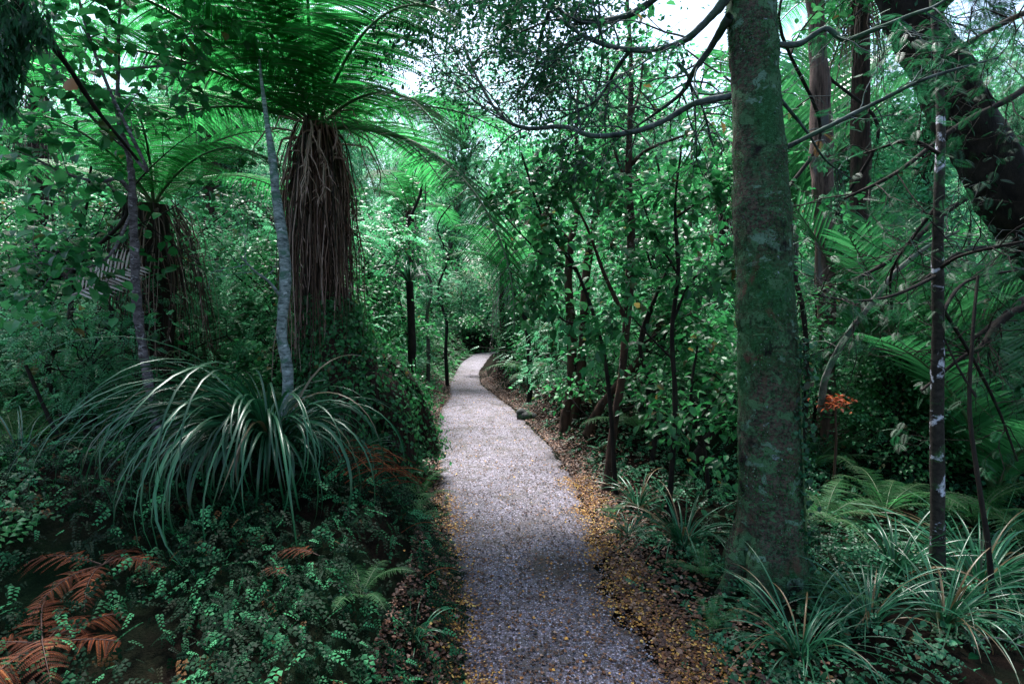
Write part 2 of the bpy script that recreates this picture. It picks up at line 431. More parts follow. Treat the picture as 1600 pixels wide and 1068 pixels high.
en = .035 * np.sin(py_ * 9 + 2 * np.sin(py_ * 4)) + .03 * np.sin(py_ * 23)
e2 = .04 * np.sin(py_ * 7.3 + 1 + 2 * np.sin(py_ * 3.1)) + .03 * np.sin(py_ * 19)
fz = np.interp(py_, [3.5, 7], [1, .2]); en = en * fz; e2 = e2 * fz
X = (L_ + en - .02)[:, None] * (1 - u) + (R_ + e2 * 1.5 - .03)[:, None] * u
Yp = np.repeat(py_[:, None], nj, 1)
Z = .004 + .022 * np.sin(np.pi * u) + .006 * wav(X * 6, Yp * 6) + 0 * X
edge = np.abs(u - .5) * 2 + 0 * X
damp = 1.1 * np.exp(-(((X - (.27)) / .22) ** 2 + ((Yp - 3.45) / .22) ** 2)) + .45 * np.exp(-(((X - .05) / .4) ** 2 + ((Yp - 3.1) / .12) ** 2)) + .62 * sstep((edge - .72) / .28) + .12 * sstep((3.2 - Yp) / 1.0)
i = np.arange(len(py_) - 1)[:, None] * nj; j = np.arange(nj - 1)[None]
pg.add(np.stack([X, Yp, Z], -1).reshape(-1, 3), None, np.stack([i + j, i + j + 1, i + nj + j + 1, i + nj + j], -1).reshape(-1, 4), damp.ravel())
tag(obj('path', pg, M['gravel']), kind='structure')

# ------------------------------------------------------------------ plant builders
def frond(L=2.4, Wm=.42, npin=40, rise=.7, droop=1.6, sp=.022, t0=.12, fine=True, pw=.9, back=.0, jit=.05, rg=None, twist=0, sag=.25, plen=.12):
    """bipinnate frond along +X from the origin; returns (leaflets, rachis)"""
    rg = rg or rng
    g, gs = Geo(), Geo()
    n = 60
    t = np.linspace(0, 1, n)
    ang = rise - droop * t ** 1.25
    dx, dz = np.cos(ang), np.sin(ang)
    side = twist * t ** 2
    pts = np.stack([np.cumsum(dx) / n * L, side * L, np.cumsum(dz) / n * L], -1)
    pts -= pts[0]
    T = norm(np.gradient(pts, axis=0))
    tube(gs, pts, np.linspace(.013, .003, n) * (L / 2.4) ** .6, 5, r=.5)
    P_, D_, U_, S_, R_ = [], [], [], [], []
    for i in range(npin):
        ti = t0 + (1 - t0) * (i + .5) / npin
        p = np.array([np.interp(ti, t, pts[:, k]) for k in range(3)])
        Ti = norm(np.array([np.interp(ti, t, T[:, k]) for k in range(3)]))
        q = (ti - t0) / (1 - t0)
        lp = Wm * (math.sin(math.pi * min(.999, .12 + .88 * q ** .75)) ** .6) * (1 if q < .9 else (1 - q) * 8 + .15) * rg.uniform(.9, 1.06)
        for sgn in (-1, 1):
            Sd = np.array([0, sgn, 0.]); Nn = norm(np.cross(Ti, Sd)) * sgn * 1.0
            if Nn[2] < 0: Nn = -Nn
            a = .38 + back + rg.normal(0, jit)
            d = norm(Sd * math.cos(a) + Ti * math.sin(a) + Nn * (.06 + rg.normal(0, jit * .8)))
            m = max(3, int(lp / sp)) if fine else 2
            us = np.linspace(.06, 1, m)
            pp = p + d * (us * lp)[:, None] - np.array([0, 0, 1]) * (sag * lp * us ** 2)[:, None]
            dd = norm(np.gradient(pp, axis=0))
            if fine:
                ql = norm(np.cross(dd, Nn))
                ll = (plen * lp * (1 - .75 * us ** 2) + .006)
                for s2 in (-1, 1):
                    P_.append(pp); D_.append(ql * s2 + dd * .45); S_.append(ll); U_.append(np.repeat(Nn[None], m, 0)); R_.append(np.full(m, np.clip(.5 + rg.normal(0, .18), 0, 1)))
                # midrib ribbon
                tube(gs, pp[::max(1, m // 5)], [.0022, .0008], 3, r=.5)
            else:
                P_.append(p[None]); D_.append((d - np.array([0, 0, sag]))[None]); S_.append(np.array([lp])); U_.append(Nn[None]); R_.append(np.array([np.clip(.5 + rg.normal(0, .2), 0, 1)]))
    leaves(g, np.concatenate(P_), np.concatenate(D_), np.concatenate(S_), wid=(pw * .42 if fine else pw), tmpl=T_DIAMOND, ups=np.concatenate(U_), upj=.08, rg=rg, r=np.concatenate(R_))
    return g, gs
def frond_mesh(mat, stemmat=None, name='frond', **k):
    g, gs = frond(**k)
    me = g.mesh(name, mat, False)
    return me, gs.mesh('frond_stalk', stemmat or M['skirt'])

def blades(n, L, w, seed, spread=1.0, stiff=.5, az=None, up=1.25, out=.05):
    """clump of arched strap leaves"""
    rg = np.random.default_rng(seed); g = Geo()
    K = 15
    for i in range(n):
        a = rg.uniform(0, 2 * math.pi) if az is None else rg.normal(az[0], az[1])
        l = L * rg.uniform(.55, 1.1); el = up * rg.uniform(.62, 1.1) ; bend = rg.uniform(1.3, 2.7) * (1 - stiff * .5) * spread
        t = np.linspace(0, 1, K)
        an = el - bend * t ** 1.3
        h = np.cumsum(np.cos(an)) / K * l; z = np.cumsum(np.sin(an)) / K * l
        h -= h[0]; z -= z[0]
        r0 = out * rg.random()
        side = rg.normal(0, .12) * t ** 2 * l
        c, s = math.cos(a), math.sin(a)
        ctr = np.stack([c * (h + r0) - s * side, s * (h + r0) + c * side, z], -1)
        wd = w * rg.uniform(.6, 1.15) * np.clip(np.minimum(.55 + t * 2, 1) * (1 - t ** 3), .04, 1)
        S = np.array([-s, c, 0]); T = norm(np.gradient(ctr, axis=0)); Nn = np.cross(S, T)
        tw = rg.normal(0, .35)
        Sd = norm(S * math.cos(tw) + Nn * math.sin(tw))
        V = np.stack([ctr - Sd * wd[:, None] / 2 + Nn * wd[:, None] * -.25, ctr, ctr + Sd * wd[:, None] / 2 + Nn * wd[:, None] * -.25], 1).reshape(-1, 3)
        ii = np.arange(K - 1)[:, None] * 3; jj = np.arange(2)[None]
        F = np.stack([ii + jj, ii + jj + 1, ii + 3 + jj + 1, ii + 3 + jj], -1).reshape(-1, 4)
        g.add(V, None, F, rg.random())
    return g

def twigs(g, start, d, L, r, depth, rg, kids=3, wig=.35, grav=0.0, tips=None, sides=5, ang=.7):
    n = 8
    p = np.array(start, float); dd = norm(np.array(d, float)); pts = [p.copy()]
    for i in range(n):
        dd = norm(dd + rg.normal(0, wig * .45, 3) + np.array([0, 0, grav]))
        p = p + dd * L / n; pts.append(p.copy())
    pts = np.array(pts)
    tube(g, pts, [r, r * .35], sides, r=.5)
    if tips is not None: tips.append((pts, depth))
    if depth > 0:
        for k in range(kids):
            i = rg.integers(2, n); ax = norm(pts[i] - pts[i - 1])
            nd = norm(ax * math.cos(ang) + norm(np.cross(ax, rg.normal(0, 1, 3))) * math.sin(ang))
            twigs(g, pts[i], nd, L * rg.uniform(.45, .7), r * .5, depth - 1, rg, kids, wig, grav, tips, max(3, sides - 1), ang)

def clump_tree(h, rad, tr, nclump, per, leaf, wid, seed, low=.3, tmpl=T_LEAF, clump_r=.55, lean=.1, flat=.45):
    """local trunk + limbs + crown made of many leaf clumps"""
    rg = np.random.default_rng(seed)
    tg, lg, cg = Geo(), Geo(), Geo()
    top = np.array([rg.normal(0, lean) * h, rg.normal(0, lean) * h, h * .93])
    mid = top * .5 + np.array([rg.normal(0, .04) * h, rg.normal(0, .04) * h, 0])
    tp = spline([(0, 0, -.3), (0, 0, 0), mid, top], 8)
    tube(tg, tp, [tr * 1.35, tr * 1.1, tr, tr * .7, tr * .25], 10, .10, seed)
    for k in range(nclump):
        fz = low + (1 - low) * rg.random() ** .85
        rr = rad * math.sin(math.pi * min(1, .2 + .75 * (1 - abs(fz - (low + .55 * (1 - low))) / (1 - low)))) 
        a = rg.uniform(0, 2 * math.pi); q = rr * math.sqrt(rg.uniform(.08, 1))
        ax = np.array([np.interp(fz * h * .9, tp[:, 2], tp[:, c]) for c in range(3)])
        c = np.array([ax[0] + math.cos(a) * q, ax[1] + math.sin(a) * q, fz * h])
        b0 = np.array([np.interp(max(fz - .16, .1) * h * .9, tp[:, 2], tp[:, c_]) for c_ in range(3)])
        m_ = (b0 + c) / 2 + np.array([0, 0, rg.uniform(-.1, .2)]) + rg.normal(0, .1, 3)
        tube(lg, spline([b0, m_, c], 4), [tr * .28, .006], 5)
        R = clump_r * rg.uniform(.6, 1.3)
        off = rg.normal(0, 1, (per, 3)) * np.array([R, R, R * flat]) * .62
        pos = c + off
        d = off * .8 + rg.normal(0, R * .5, (per, 3)) + np.array([0, 0, -.25 * R]) + np.array([math.cos(a), math.sin(a), 0]) * R * .5
        leaves(cg, pos, d, leaf * rg.uniform(.6, 1.25, per), wid, tmpl, upj=.45, rg=rg)
        for w_ in range(3):
            j = rg.integers(per)
            tube(lg, np.array([c, (c + pos[j]) / 2 + rg.normal(0, .03, 3), pos[j]]), [.006, .002], 3)
    return tg, lg, cg

# ------------------------------------------------------------------ the large mossy tree on the right
def base(px, Y):
    x = P(px, 600, Y)[0]
    return np.array([x, Y, float(H(x, Y))])
def W(px, Y): return px / 889.0 * Y * .5         # photo pixel width -> radius
def chain(waypts):                                 # [(px,py,Y,width_px)] -> smooth points, radii
    pts = np.array([P(a, b, c) for a, b, c, d in waypts]); rad = np.array([W(d, c) for a, b, c, d in waypts])
    n = 8
    sp = spline(np.hstack([pts, rad[:, None]]), n)
    return sp[:, :3], np.clip(sp[:, 3], .001, None)
def rel(pts, o): return pts - np.asarray(o)

def rough_trunk(g, pts, rad, sides, amp, seed, flare=0):
    pts = np.asarray(pts); n = len(pts)
    T = norm(np.gradient(pts, axis=0)); N = norm(np.cross(T, [0, 1, .01])); B = np.cross(T, N)
    V = np.zeros((n, sides, 3))
    for i in range(n):
        for j in range(sides):
            a = j / sides * 2 * math.pi
            d = N[i] * math.cos(a) + B[i] * math.sin(a)
            q = pts[i] + d * rad[i]
            f = noise.fractal(Vector(q * 7) + Vector((seed, 0, 0)), 1, 2, 4)
            f2 = noise.noise(Vector((q[0] * 2.5 + seed, q[1] * 2.5, q[2] * 1.2)))
            ring = .25 * math.sin(q[2] * 55 + 4 * f2)
            rr = rad[i] * (1 + amp * (f * .55 + f2 * 1.1 + ring * .25))
            V[i, j] = pts[i] + d * rr
    i = np.arange(n - 1)[:, None] * sides; j = np.arange(sides)[None]; k = (j + 1) % sides
    g.add(V.reshape(-1, 3), None, np.stack([i + j, i + k, i + sides + k, i + sides + j], -1).reshape(-1, 4))
    return V

mt_base = base(1205, 3.25)
mossy = thing('mossy_tree', 'large straight tree with mossy, lichen patched bark close beside the path on the right', 'tree', mt_base)
cp, cr = chain([(1212, 1010, 3.25, 150), (1209, 940, 3.25, 124), (1205, 860, 3.25, 103), (1203, 760, 3.25, 96), (1200, 640, 3.25, 92), (1196, 520, 3.25, 87), (1192, 400, 3.27, 82), (1186, 250, 3.3, 76), (1180, 120, 3.33, 73), (1174, 0, 3.36, 70), (1168, -160, 3.4, 66), (1160, -420, 3.5, 60), (1150, -900, 3.6, 44)])
tt = np.linspace(0, 1, 260); t0_ = np.linspace(0, 1, len(cp))
cp2 = np.stack([np.interp(tt, t0_, cp[:, k]) for k in range(3)], -1); cr2 = np.interp(tt, t0_, cr)
tg = Geo(); TV = rough_trunk(tg, rel(cp2, mt_base), cr2, 56, .13, 3.1)
# root flare
for a in (.4, 2.4, 3.3, 4.1, 5.2):
    d = np.array([math.cos(a), math.sin(a), 0])
    tube(tg, spline([d * .12 + [0, 0, .40], d * .17 + [0, 0, .18], d * .22 + [0, 0, .03], d * .33 + [0, 0, -.08]], 5), [.05, .07, .06, .03], 10, .15, a)
obj('trunk', tg, M['mossy'], mossy)
# tufts of moss standing off the bark
rgm = np.random.default_rng(5)
mg = Geo()
sel = []
flat = TV.reshape(-1, 3)
idx = rgm.integers(0, len(flat), 52000)
pos = flat[idx]
keep = np.array([noise.noise(Vector((p[0] * 9, p[1] * 9, p[2] * 4.0))) for p in pos]) > .06
pos = pos[keep]; ctr_ = np.stack([np.interp(pos[:, 2], rel(cp2, mt_base)[:, 2], rel(cp2, mt_base)[:, k]) for k in range(3)], -1)
out_ = norm((pos - ctr_) * [1, 1, 0])
leaves(mg, pos - out_ * .002, out_ * .3 + rgm.normal(0, .6, pos.shape) + [0, 0, -.35], rgm.uniform(.006, .017, len(pos)), .45, T_DIAMOND, ups=out_, upj=.8, rg=rgm)
M['moss'] = leaf_mat('moss', [(0, (.20, .27, .24)), (.10, (.10, .16, .12)), (.14, (.010, .045, .010)), (.7, (.022, .11, .028)), (1, (.08, .20, .08))], .8, .3, .1)
obj('moss', mg, M['moss'], mossy)

def add_branches(parent, o, specs, mat, bump=.12, name='branch', tw=None, seed=0):
    """tw: dict(n, L, r, depth) adds twigs; returns twig tip list"""
    rg = np.random.default_rng(seed); tips_all = []
    for w in specs:
        p, r = chain(w); p = rel(p, o); g = Geo()
        tube(g, p, r, 10, bump, rg.uniform(0, 9))
        tips = []
        if tw:
            for k in range(tw['n']):
                i = int(rg.uniform(tw.get('from', .3), 1) * (len(p) - 1))
                ax = norm(p[i] - p[max(0, i - 1)]) if i > 0 else np.array([1, 0, 0])
                nd = norm(ax * .6 + norm(np.cross(ax, rg.normal(0, 1, 3))) * .8)
                twigs(g, p[i], nd, tw['L'] * rg.uniform(.5, 1.1), min(tw['r'], r[i] * .8), tw['depth'], rg, tw.get('kids', 3), tw.get('wig', .35), tw.get('grav', 0), tips, 5)
        b = obj(name, g, mat, parent)
        tips_all.append((b, tips, p))
    return tips_all
def foliage_on(tips, per, size, wid, tmpl, rg, g, spread=.05, mindepth=9, upj=.4, droop=-.2):
    for pts, depth in tips:
        if depth > mindepth: continue
        n = per
        t = rg.uniform(.2, 1, n) * (len(pts) - 1)
        i = t.astype(int).clip(0, len(pts) - 2); f = (t - i)[:, None]
        p = pts[i] * (1 - f) + pts[i + 1] * f + rg.normal(0, spread, (n, 3))
        ax = norm(pts[i + 1] - pts[i])
        d = ax * .5 + rg.normal(0, .7, (n, 3)) * [1, 1, .5] + [0, 0, droop]
        leaves(g, p, d, size * rg.uniform(.6, 1.2, n), wid, tmpl, upj=upj, rg=rg)

mb = [
    [(1142, 150, 3.3, 10.9), (1085, 162, 3.35, 9.2), (1035, 190, 3.45, 8.4), (985, 207, 3.55, 8.0), (925, 212, 3.7, 7.6), (880, 198, 3.9, 6.7), (820, 200, 4.1, 5.9), (780, 178, 4.3, 5.0), (745, 120, 4.5, 4.2), (725, 70, 4.7, 3.4)],
    [(1140, -10, 3.3, 16.8), (1112, 25, 3.35, 12.6), (1060, 68, 3.45, 9.2), (985, 78, 3.6, 8.4), (920, 60, 3.8, 6.7), (870, 25, 4.0, 5.9), (825, -20, 4.2, 4.2)],
    [(1140, 25, 3.3, 14.3), (1110, 75, 3.5, 10.1), (1085, 110, 3.6, 8.4), (1065, 145, 3.8, 6.7), (1020, 180, 4.0, 4.2), (960, 220, 4.3, 2.5)],
    [(1146, -80, 3.3, 15.1), (1060, -30, 3.5, 11.8), (990, 20, 3.7, 10.1), (930, 34, 3.9, 9.2), (880, 22, 4.1, 7.6), (820, -30, 4.4, 5.9), (740, -60, 4.8, 4.2)],
    [(1060, 100, 3.6, 5.9), (1075, 118, 3.7, 5.0), (1080, 135, 3.8, 4.2), (1098, 170, 3.9, 3.4), (1115, 230, 4.0, 2.5)],
    [(985, 78, 3.6, 6.7), (962, 110, 3.8, 5.9), (945, 140, 4.0, 4.2), (920, 165, 4.2, 3.4), (850, 195, 4.5, 2.5)],
    [(1150, -200, 3.4, 15.1), (1000, -150, 4.0, 10.1), (860, -40, 4.6, 7.6), (760, 0, 5.2, 5.9), (660, 20, 5.6, 3.4)],
    [(1150, -220, 3.4, 15.1), (1010, -130, 3.7, 10.1), (900, -60, 4.1, 7.6), (850, 40, 4.5, 5.9), (835, 110, 4.8, 4.2), (800, 160, 5.0, 2.5)],
    [(1150, -300, 3.4, 15.1), (940, -200, 3.7, 10.1), (760, -90, 4.1, 7.6), (680, -10, 4.4, 5.9), (610, 20, 4.6, 3.4)],
    [(1150, -250, 3.4, 15.1), (960, -200, 3.8, 10.1), (800, -120, 4.4, 7.6), (700, -30, 4.8, 5.9), (640, 60, 5.2, 3.4), (600, 90, 5.4, 2.5)],
]
rgb = np.random.default_rng(11)
tw = add_branches(mossy, mt_base, mb, M['branch'], tw=dict(n=13, L=.8, r=.007, depth=2, kids=3, grav=-.01), seed=21)
for k, (b, tips, p) in enumerate(tw):
    g = Geo()
    if k in (3, 6, 7, 8, 9): foliage_on(tips, 11 if k == 8 else 20, .048, .5, T_DIAMOND, rgb, g, .05, upj=.6)
    elif k in (1, 5): foliage_on(tips[::2], 14, .044, .5, T_DIAMOND, rgb, g, .04)
    elif k == 0: foliage_on([t for t in tips if t[0][0][0] < -1.6], 12, .034, .5, T_DIAMOND, rgb, g, .04)
    if g.n: obj('foliage', g, M['dark'], b, False)
# branches to the right with flat feathery sprays
mbr = [
    [(1225, 232, 3.3, 8), (1260, 215, 3.2, 7), (1320, 185, 3.1, 7), (1380, 155, 3.0, 6), (1450, 122, 2.9, 5), (1560, 90, 2.8, 3)],
    [(1215, 70, 3.3, 9), (1250, 68, 3.25, 9), (1290, 45, 3.2, 8), (1320, 62, 3.15, 7), (1370, 45, 3.1, 7), (1420, 25, 3.0, 6), (1470, 5, 2.9, 5), (1540, -50, 2.8, 4)],
    [(1215, 150, 3.35, 6), (1260, 205, 3.5, 4), (1290, 250, 3.7, 3), (1330, 280, 3.9, 2)],
]
tw = add_branches(mossy, mt_base, mbr, M['branch'], tw=dict(n=7, L=.42, r=.004, depth=1, kids=3, grav=-.02), seed=4)
for k, (b, tips, p) in enumerate(tw):
    g = Geo(); foliage_on(tips, 3, .09, 1, T_SPRAY, rgb, g, .02, upj=.25, droop=-.1)
    obj('foliage', g, M['cover'], b, False)

# ------------------------------------------------------------------ leaning dark tree, top right
lb = base(1830, 5.0)
lean = thing('leaning_tree', 'thick dark trunk leaning across the upper right corner of the view', 'tree', lb)
p, r = chain([(1850, 820, 5.0, 170), (1790, 620, 5.0, 150), (1700, 460, 5.0, 125), (1610, 350, 5.0, 105), (1545, 250, 5.0, 95), (1490, 150, 5.0, 90), (1440, 60, 5.0, 82), (1400, -40, 5.05, 80), (1350, -180, 5.1, 70), (1300, -400, 5.2, 50)])
g = Geo(); p2 = np.stack([np.interp(np.linspace(0, 1, 160), np.linspace(0, 1, len(p)), p[:, k]) for k in range(3)], -1); r2 = np.interp(np.linspace(0, 1, 160), np.linspace(0, 1, len(p)), r)
LV = rough_trunk(g, rel(p2, lb), r2 * .88, 40, .15, 8)
obj('trunk', g, M['darkbark'], lean)
lbs = [
    [(1440, 40, 5, 26), (1500, -20, 4.6, 20), (1580, -60, 4.2, 14), (1680, -80, 3.9, 9)],
    [(1400, -40, 5, 24), (1330, -20, 5.2, 18), (1270, -90, 5.4, 12)],
    [(1560, 280, 5, 10), (1480, 330, 4.8, 8), (1400, 400, 4.6, 7), (1330, 440, 4.5, 5)],
    [(1640, 380, 5, 10), (1560, 385, 4.6, 8), (1500, 395, 4.2, 6), (1440, 440, 4.0, 4)],
    [(1700, 470, 5, 12), (1620, 460, 4.3, 10), (1560, 500, 4.0, 8), (1520, 530, 3.9, 5)],
    [(1690, 60, 4.4, 12), (1600, 140, 4.0, 10), (1500, 195, 3.8, 8), (1400, 270, 3.6, 6), (1320, 310, 3.6, 4)],
    [(1800, -60, 4.0, 14), (1650, 0, 3.6, 10), (1560, 40, 3.4, 8), (1480, 90, 3.3, 5)],
]
tw = add_branches(lean, lb, lbs, M['darkbark'], tw=dict(n=12, L=.65, r=.005, depth=2, kids=3, grav=-.005), seed=6)
for k, (b, tips, p) in enumerate(tw):
    g = Geo()
    if k in (0, 1): foliage_on(tips, 4, .13, 1, T_SPRAY, rgb, g, .04, upj=.3)
    elif k in (5, 6): foliage_on(tips[::1], 2, .09, 1, T_SPRAY, rgb, g, .02, upj=.3)
    else: foliage_on(tips[::5], 3, .10, 1, T_SPRAY, rgb, g, .02, upj=.3)
    if g.n: obj('foliage', g, M['dark'], b, False)
# epiphyte tufts riding on the trunk
g = Geo()
sel = LV.reshape(-1, 3)[rgb.integers(0, LV.shape[0] * LV.shape[1], 900)]
leaves(g, sel, rgb.normal(0, 1, sel.shape) + [0, 0, -.6], .07, .35, T_DIAMOND, rg=rgb)
obj('epiphyte', g, M['dark'], lean, False)

# ------------------------------------------------------------------ slim lichened pole tree
def pole(name, label, w, mat, bump=.08, sides=14, cat='tree', tw=None, fol=None, seed=0, branches=None, bmat=None):
    b = P(w[0][0], w[0][1], w[0][2]); 
    o = np.array([b[0], b[1], float(H(b[0], b[1]))])
    t = thing(name, label, cat, o)
    p, r = chain(w); p = rel(p, o)
    if p[0][2] > -.05: p = np.vstack([[p[0][0], p[0][1], -.15], p]); r = np.concatenate([[r[0] * 1.1], r])
    g = Geo(); tube(g, p, r, sides, bump, seed)
    obj('trunk', g, M[mat], t)
    if branches:
        tws = add_branches(t, o, branches, M[bmat or mat], .1, tw=tw, seed=seed)
        if fol:
            rg = np.random.default_rng(seed + 1)
            for b_, tips, pp in tws:
                g = Geo(); foliage_on(tips, fol['per'], fol['size'], fol.get('wid', .45), fol.get('t', T_LEAF), rg, g, fol.get('spread', .05), upj=fol.get('upj', .4), droop=fol.get('droop', -.25))
                if g.n: obj('foliage', g, M[fol['mat']], b_, False)
    return t
pole('slender_tree', 'slender dark pole tree with white lichen patches halfway up, right of the mossy tree',
     [(1466, 1000, 3.4, 23), (1465, 900, 3.4, 22), (1465, 780, 3.4, 20), (1464, 640, 3.4, 19), (1466, 520, 3.4, 17), (1465, 400, 3.4, 16), (1468, 280, 3.4, 14), (1470, 180, 3.45, 12), (1462, 60, 3.5, 9), (1450, -80, 3.6, 7)],
     'lichenbark', .07, branches=[
        [(1465, 320, 3.4, 6), (1420, 380, 3.5, 5), (1392, 430, 3.7, 4), (1395, 500, 3.9, 3)],
        [(1467, 420, 3.4, 6), (1500, 400, 3.2, 5), (1560, 385, 3.0, 5), (1640, 370, 2.9, 3)],
        [(1465, 500, 3.4, 7), (1510, 440, 3.6, 5), (1600, 420, 3.8, 4)],
        [(1465, 430, 3.4, 6), (1400, 460, 3.2, 5), (1340, 470, 3.1, 4), (1270, 460, 3.0, 3)],
        [(1466, 470, 3.4, 5), (1520, 560, 3.5, 5), (1560, 640, 3.6, 4), (1590, 720, 3.6, 3)],
        [(1468, 240, 3.4, 6), (1420, 220, 3.5, 5), (1350, 240, 3.7, 3)]],
     tw=dict(n=6, L=.5, r=.004, depth=2, kids=2, wig=.5), fol=dict(per=2, size=.09, t=T_SPRAY, mat='dark', spread=.02, upj=.25), seed=31, bmat='darkbark')
pole('bare_sapling', 'thin bare black stem leaning in the lower right sedges', [(1556, 1010, 3.0, 9), (1545, 860, 3.05, 8), (1530, 760, 3.1, 7), (1515, 640, 3.2, 6), (1520, 520, 3.3, 5), (1528, 430, 3.4, 4)], 'darkbark', seed=3,
     branches=[[(1525, 620, 3.2, 4), (1490, 560, 3.3, 3), (1450, 470, 3.5, 2)]], tw=dict(n=4, L=.3, r=.003, depth=1))

# ------------------------------------------------------------------ saplings and thin trees round the path, centre right
LF = dict(per=12, size=.088, wid=.34, mat='broad', spread=.07, upj=.35, droop=-.4)
pole('curved_tree', 'thin brown tree with a curved foot at the right path edge',
     [(944, 790, 5.0, 17), (950, 740, 5.05, 14), (960, 660, 5.1, 13), (970, 600, 5.1, 12), (976, 540, 5.1, 12), (984, 440, 5.1, 14), (986, 360, 5.1, 13), (982, 280, 5.1, 11), (984, 200, 5.1, 9), (986, 100, 5.2, 7), (980, 0, 5.3, 5), (975, -100, 5.5, 4)],
     'redbark', branches=[[(984, 260, 5.1, 7), (1010, 235, 5.0, 5), (1060, 215, 4.9, 4), (1110, 200, 4.8, 3)],
                        [(985, 185, 5.1, 5), (1000, 140, 5.2, 4), (1005, 80, 5.3, 3)],
                        [(980, 290, 5.1, 6), (962, 240, 5.2, 4), (950, 180, 5.3, 3)],
                        [(978, 500, 5.1, 8), (945, 430, 5.0, 6), (915, 350, 5.0, 4), (880, 290, 5.0, 3)]], tw=dict(n=6, L=.5, r=.004, depth=1, kids=3), fol=dict(LF, per=6), seed=41)
pole('forked_tree', 'pair of dark reddish trunks joined at the foot on the bank where the path narrows',
     [(880, 715, 7.2, 26), (884, 660, 7.2, 20), (893, 600, 7.2, 17), (893, 520, 7.2, 15), (888, 440, 7.2, 13), (892, 380, 7.2, 11), (905, 300, 7.2, 9), (900, 200, 7.3, 6), (905, 120, 7.4, 4)],
     'redbark', branches=[[(888, 690, 7.2, 18), (905, 600, 7.15, 16), (912, 520, 7.1, 15), (916, 430, 7.1, 14), (928, 350, 7.1, 11), (940, 270, 7.1, 9), (945, 180, 7.2, 6), (950, 90, 7.3, 4)],
                        [(892, 380, 7.2, 7), (860, 340, 7.0, 5), (840, 300, 6.9, 3)], [(930, 340, 7.1, 6), (960, 300, 7.0, 4), (1000, 280, 6.9, 3)]],
     tw=dict(n=8, L=.7, r=.006, depth=1, kids=3), fol=dict(LF, per=8, size=.11), seed=43)
for i, (lab, w, br) in enumerate([
    ('leafy sapling before the two reddish trunks, its stem arching left over the path', [(962, 760, 4.9, 8), (945, 560, 4.8, 6), (900, 420, 4.7, 5), (850, 345, 4.6, 4), (815, 240, 4.6, 3)],
     [[(900, 420, 4.7, 4), (850, 400, 4.6, 3), (790, 340, 4.5, 2)], [(850, 345, 4.6, 3), (870, 290, 4.6, 3), (895, 230, 4.6, 2)], [(930, 500, 4.8, 3), (880, 500, 4.7, 3), (840, 440, 4.6, 2)]]),
    ('leafy sapling with glossy pointed leaves just left of the big mossy trunk', [(1045, 800, 4.4, 9), (1055, 640, 4.3, 8), (1050, 520, 4.3, 7), (1060, 420, 4.3, 6), (1055, 320, 4.3, 4), (1065, 230, 4.3, 3)],
     [[(1052, 500, 4.3, 5), (1080, 440, 4.2, 4), (1130, 400, 4.1, 3)], [(1060, 430, 4.3, 4), (1020, 360, 4.3, 3), (1000, 300, 4.3, 2)], [(1056, 340, 4.3, 4), (1100, 310, 4.3, 3), (1140, 290, 4.3, 2)], [(1050, 560, 4.3, 4), (1010, 520, 4.2, 3), (975, 480, 4.2, 2)]]),
    ('leafy sapling growing between the curved brown tree and the mossy trunk, leaning right', [(1010, 790, 5.6, 9), (1025, 640, 5.6, 7), (1000, 540, 5.6, 6), (1030, 450, 5.6, 5), (1080, 350, 5.6, 3)],
     [[(1025, 640, 5.6, 4), (1080, 600, 5.5, 3), (1130, 560, 5.4, 2)], [(1000, 540, 5.6, 4), (1060, 500, 5.5, 3), (1120, 470, 5.4, 2)], [(1030, 450, 5.6, 4), (1010, 380, 5.5, 3), (1030, 300, 5.4, 2)]]),
    ('low leafy sapling in shade beyond the sedges left of the mossy trunk', [(1110, 800, 4.6, 7), (1100, 700, 4.6, 6), (1080, 620, 4.6, 5), (1090, 540, 4.6, 3)],
     [[(1100, 700, 4.6, 4), (1060, 660, 4.5, 3), (1020, 640, 4.4, 2)], [(1090, 660, 4.6, 4), (1120, 620, 4.5, 3), (1150, 600, 4.5, 2)], [(1100, 720, 4.6, 3), (1130, 700, 4.4, 2), (1150, 660, 4.3, 2)]]),
]):
    pole('leafy_sapling', lab, w, 'darkbark', cat='sapling', branches=br + [w[-3:]], tw=dict(n=6, L=.42, r=.003, depth=1, kids=2, grav=-.02), fol=dict(LF, per=11, size=.10 if i != 3 else .08), seed=50 + i)
pole('crooked_tree', 'crooked thin dark trunk at the right path edge before the bend',
     [(826, 640, 9.6, 10), (828, 600, 9.6, 8), (826, 540, 9.6, 8), (820, 495, 9.6, 8), (806, 470, 9.6, 7), (798, 430, 9.6, 6), (790, 380, 9.6, 4)], 'darkbark', seed=61,
     branches=[[(806, 470, 9.6, 4), (840, 420, 9.4, 3), (850, 360, 9.3, 2)]], tw=dict(n=5, L=.8, r=.006, depth=1), fol=dict(LF, per=10, size=.11))
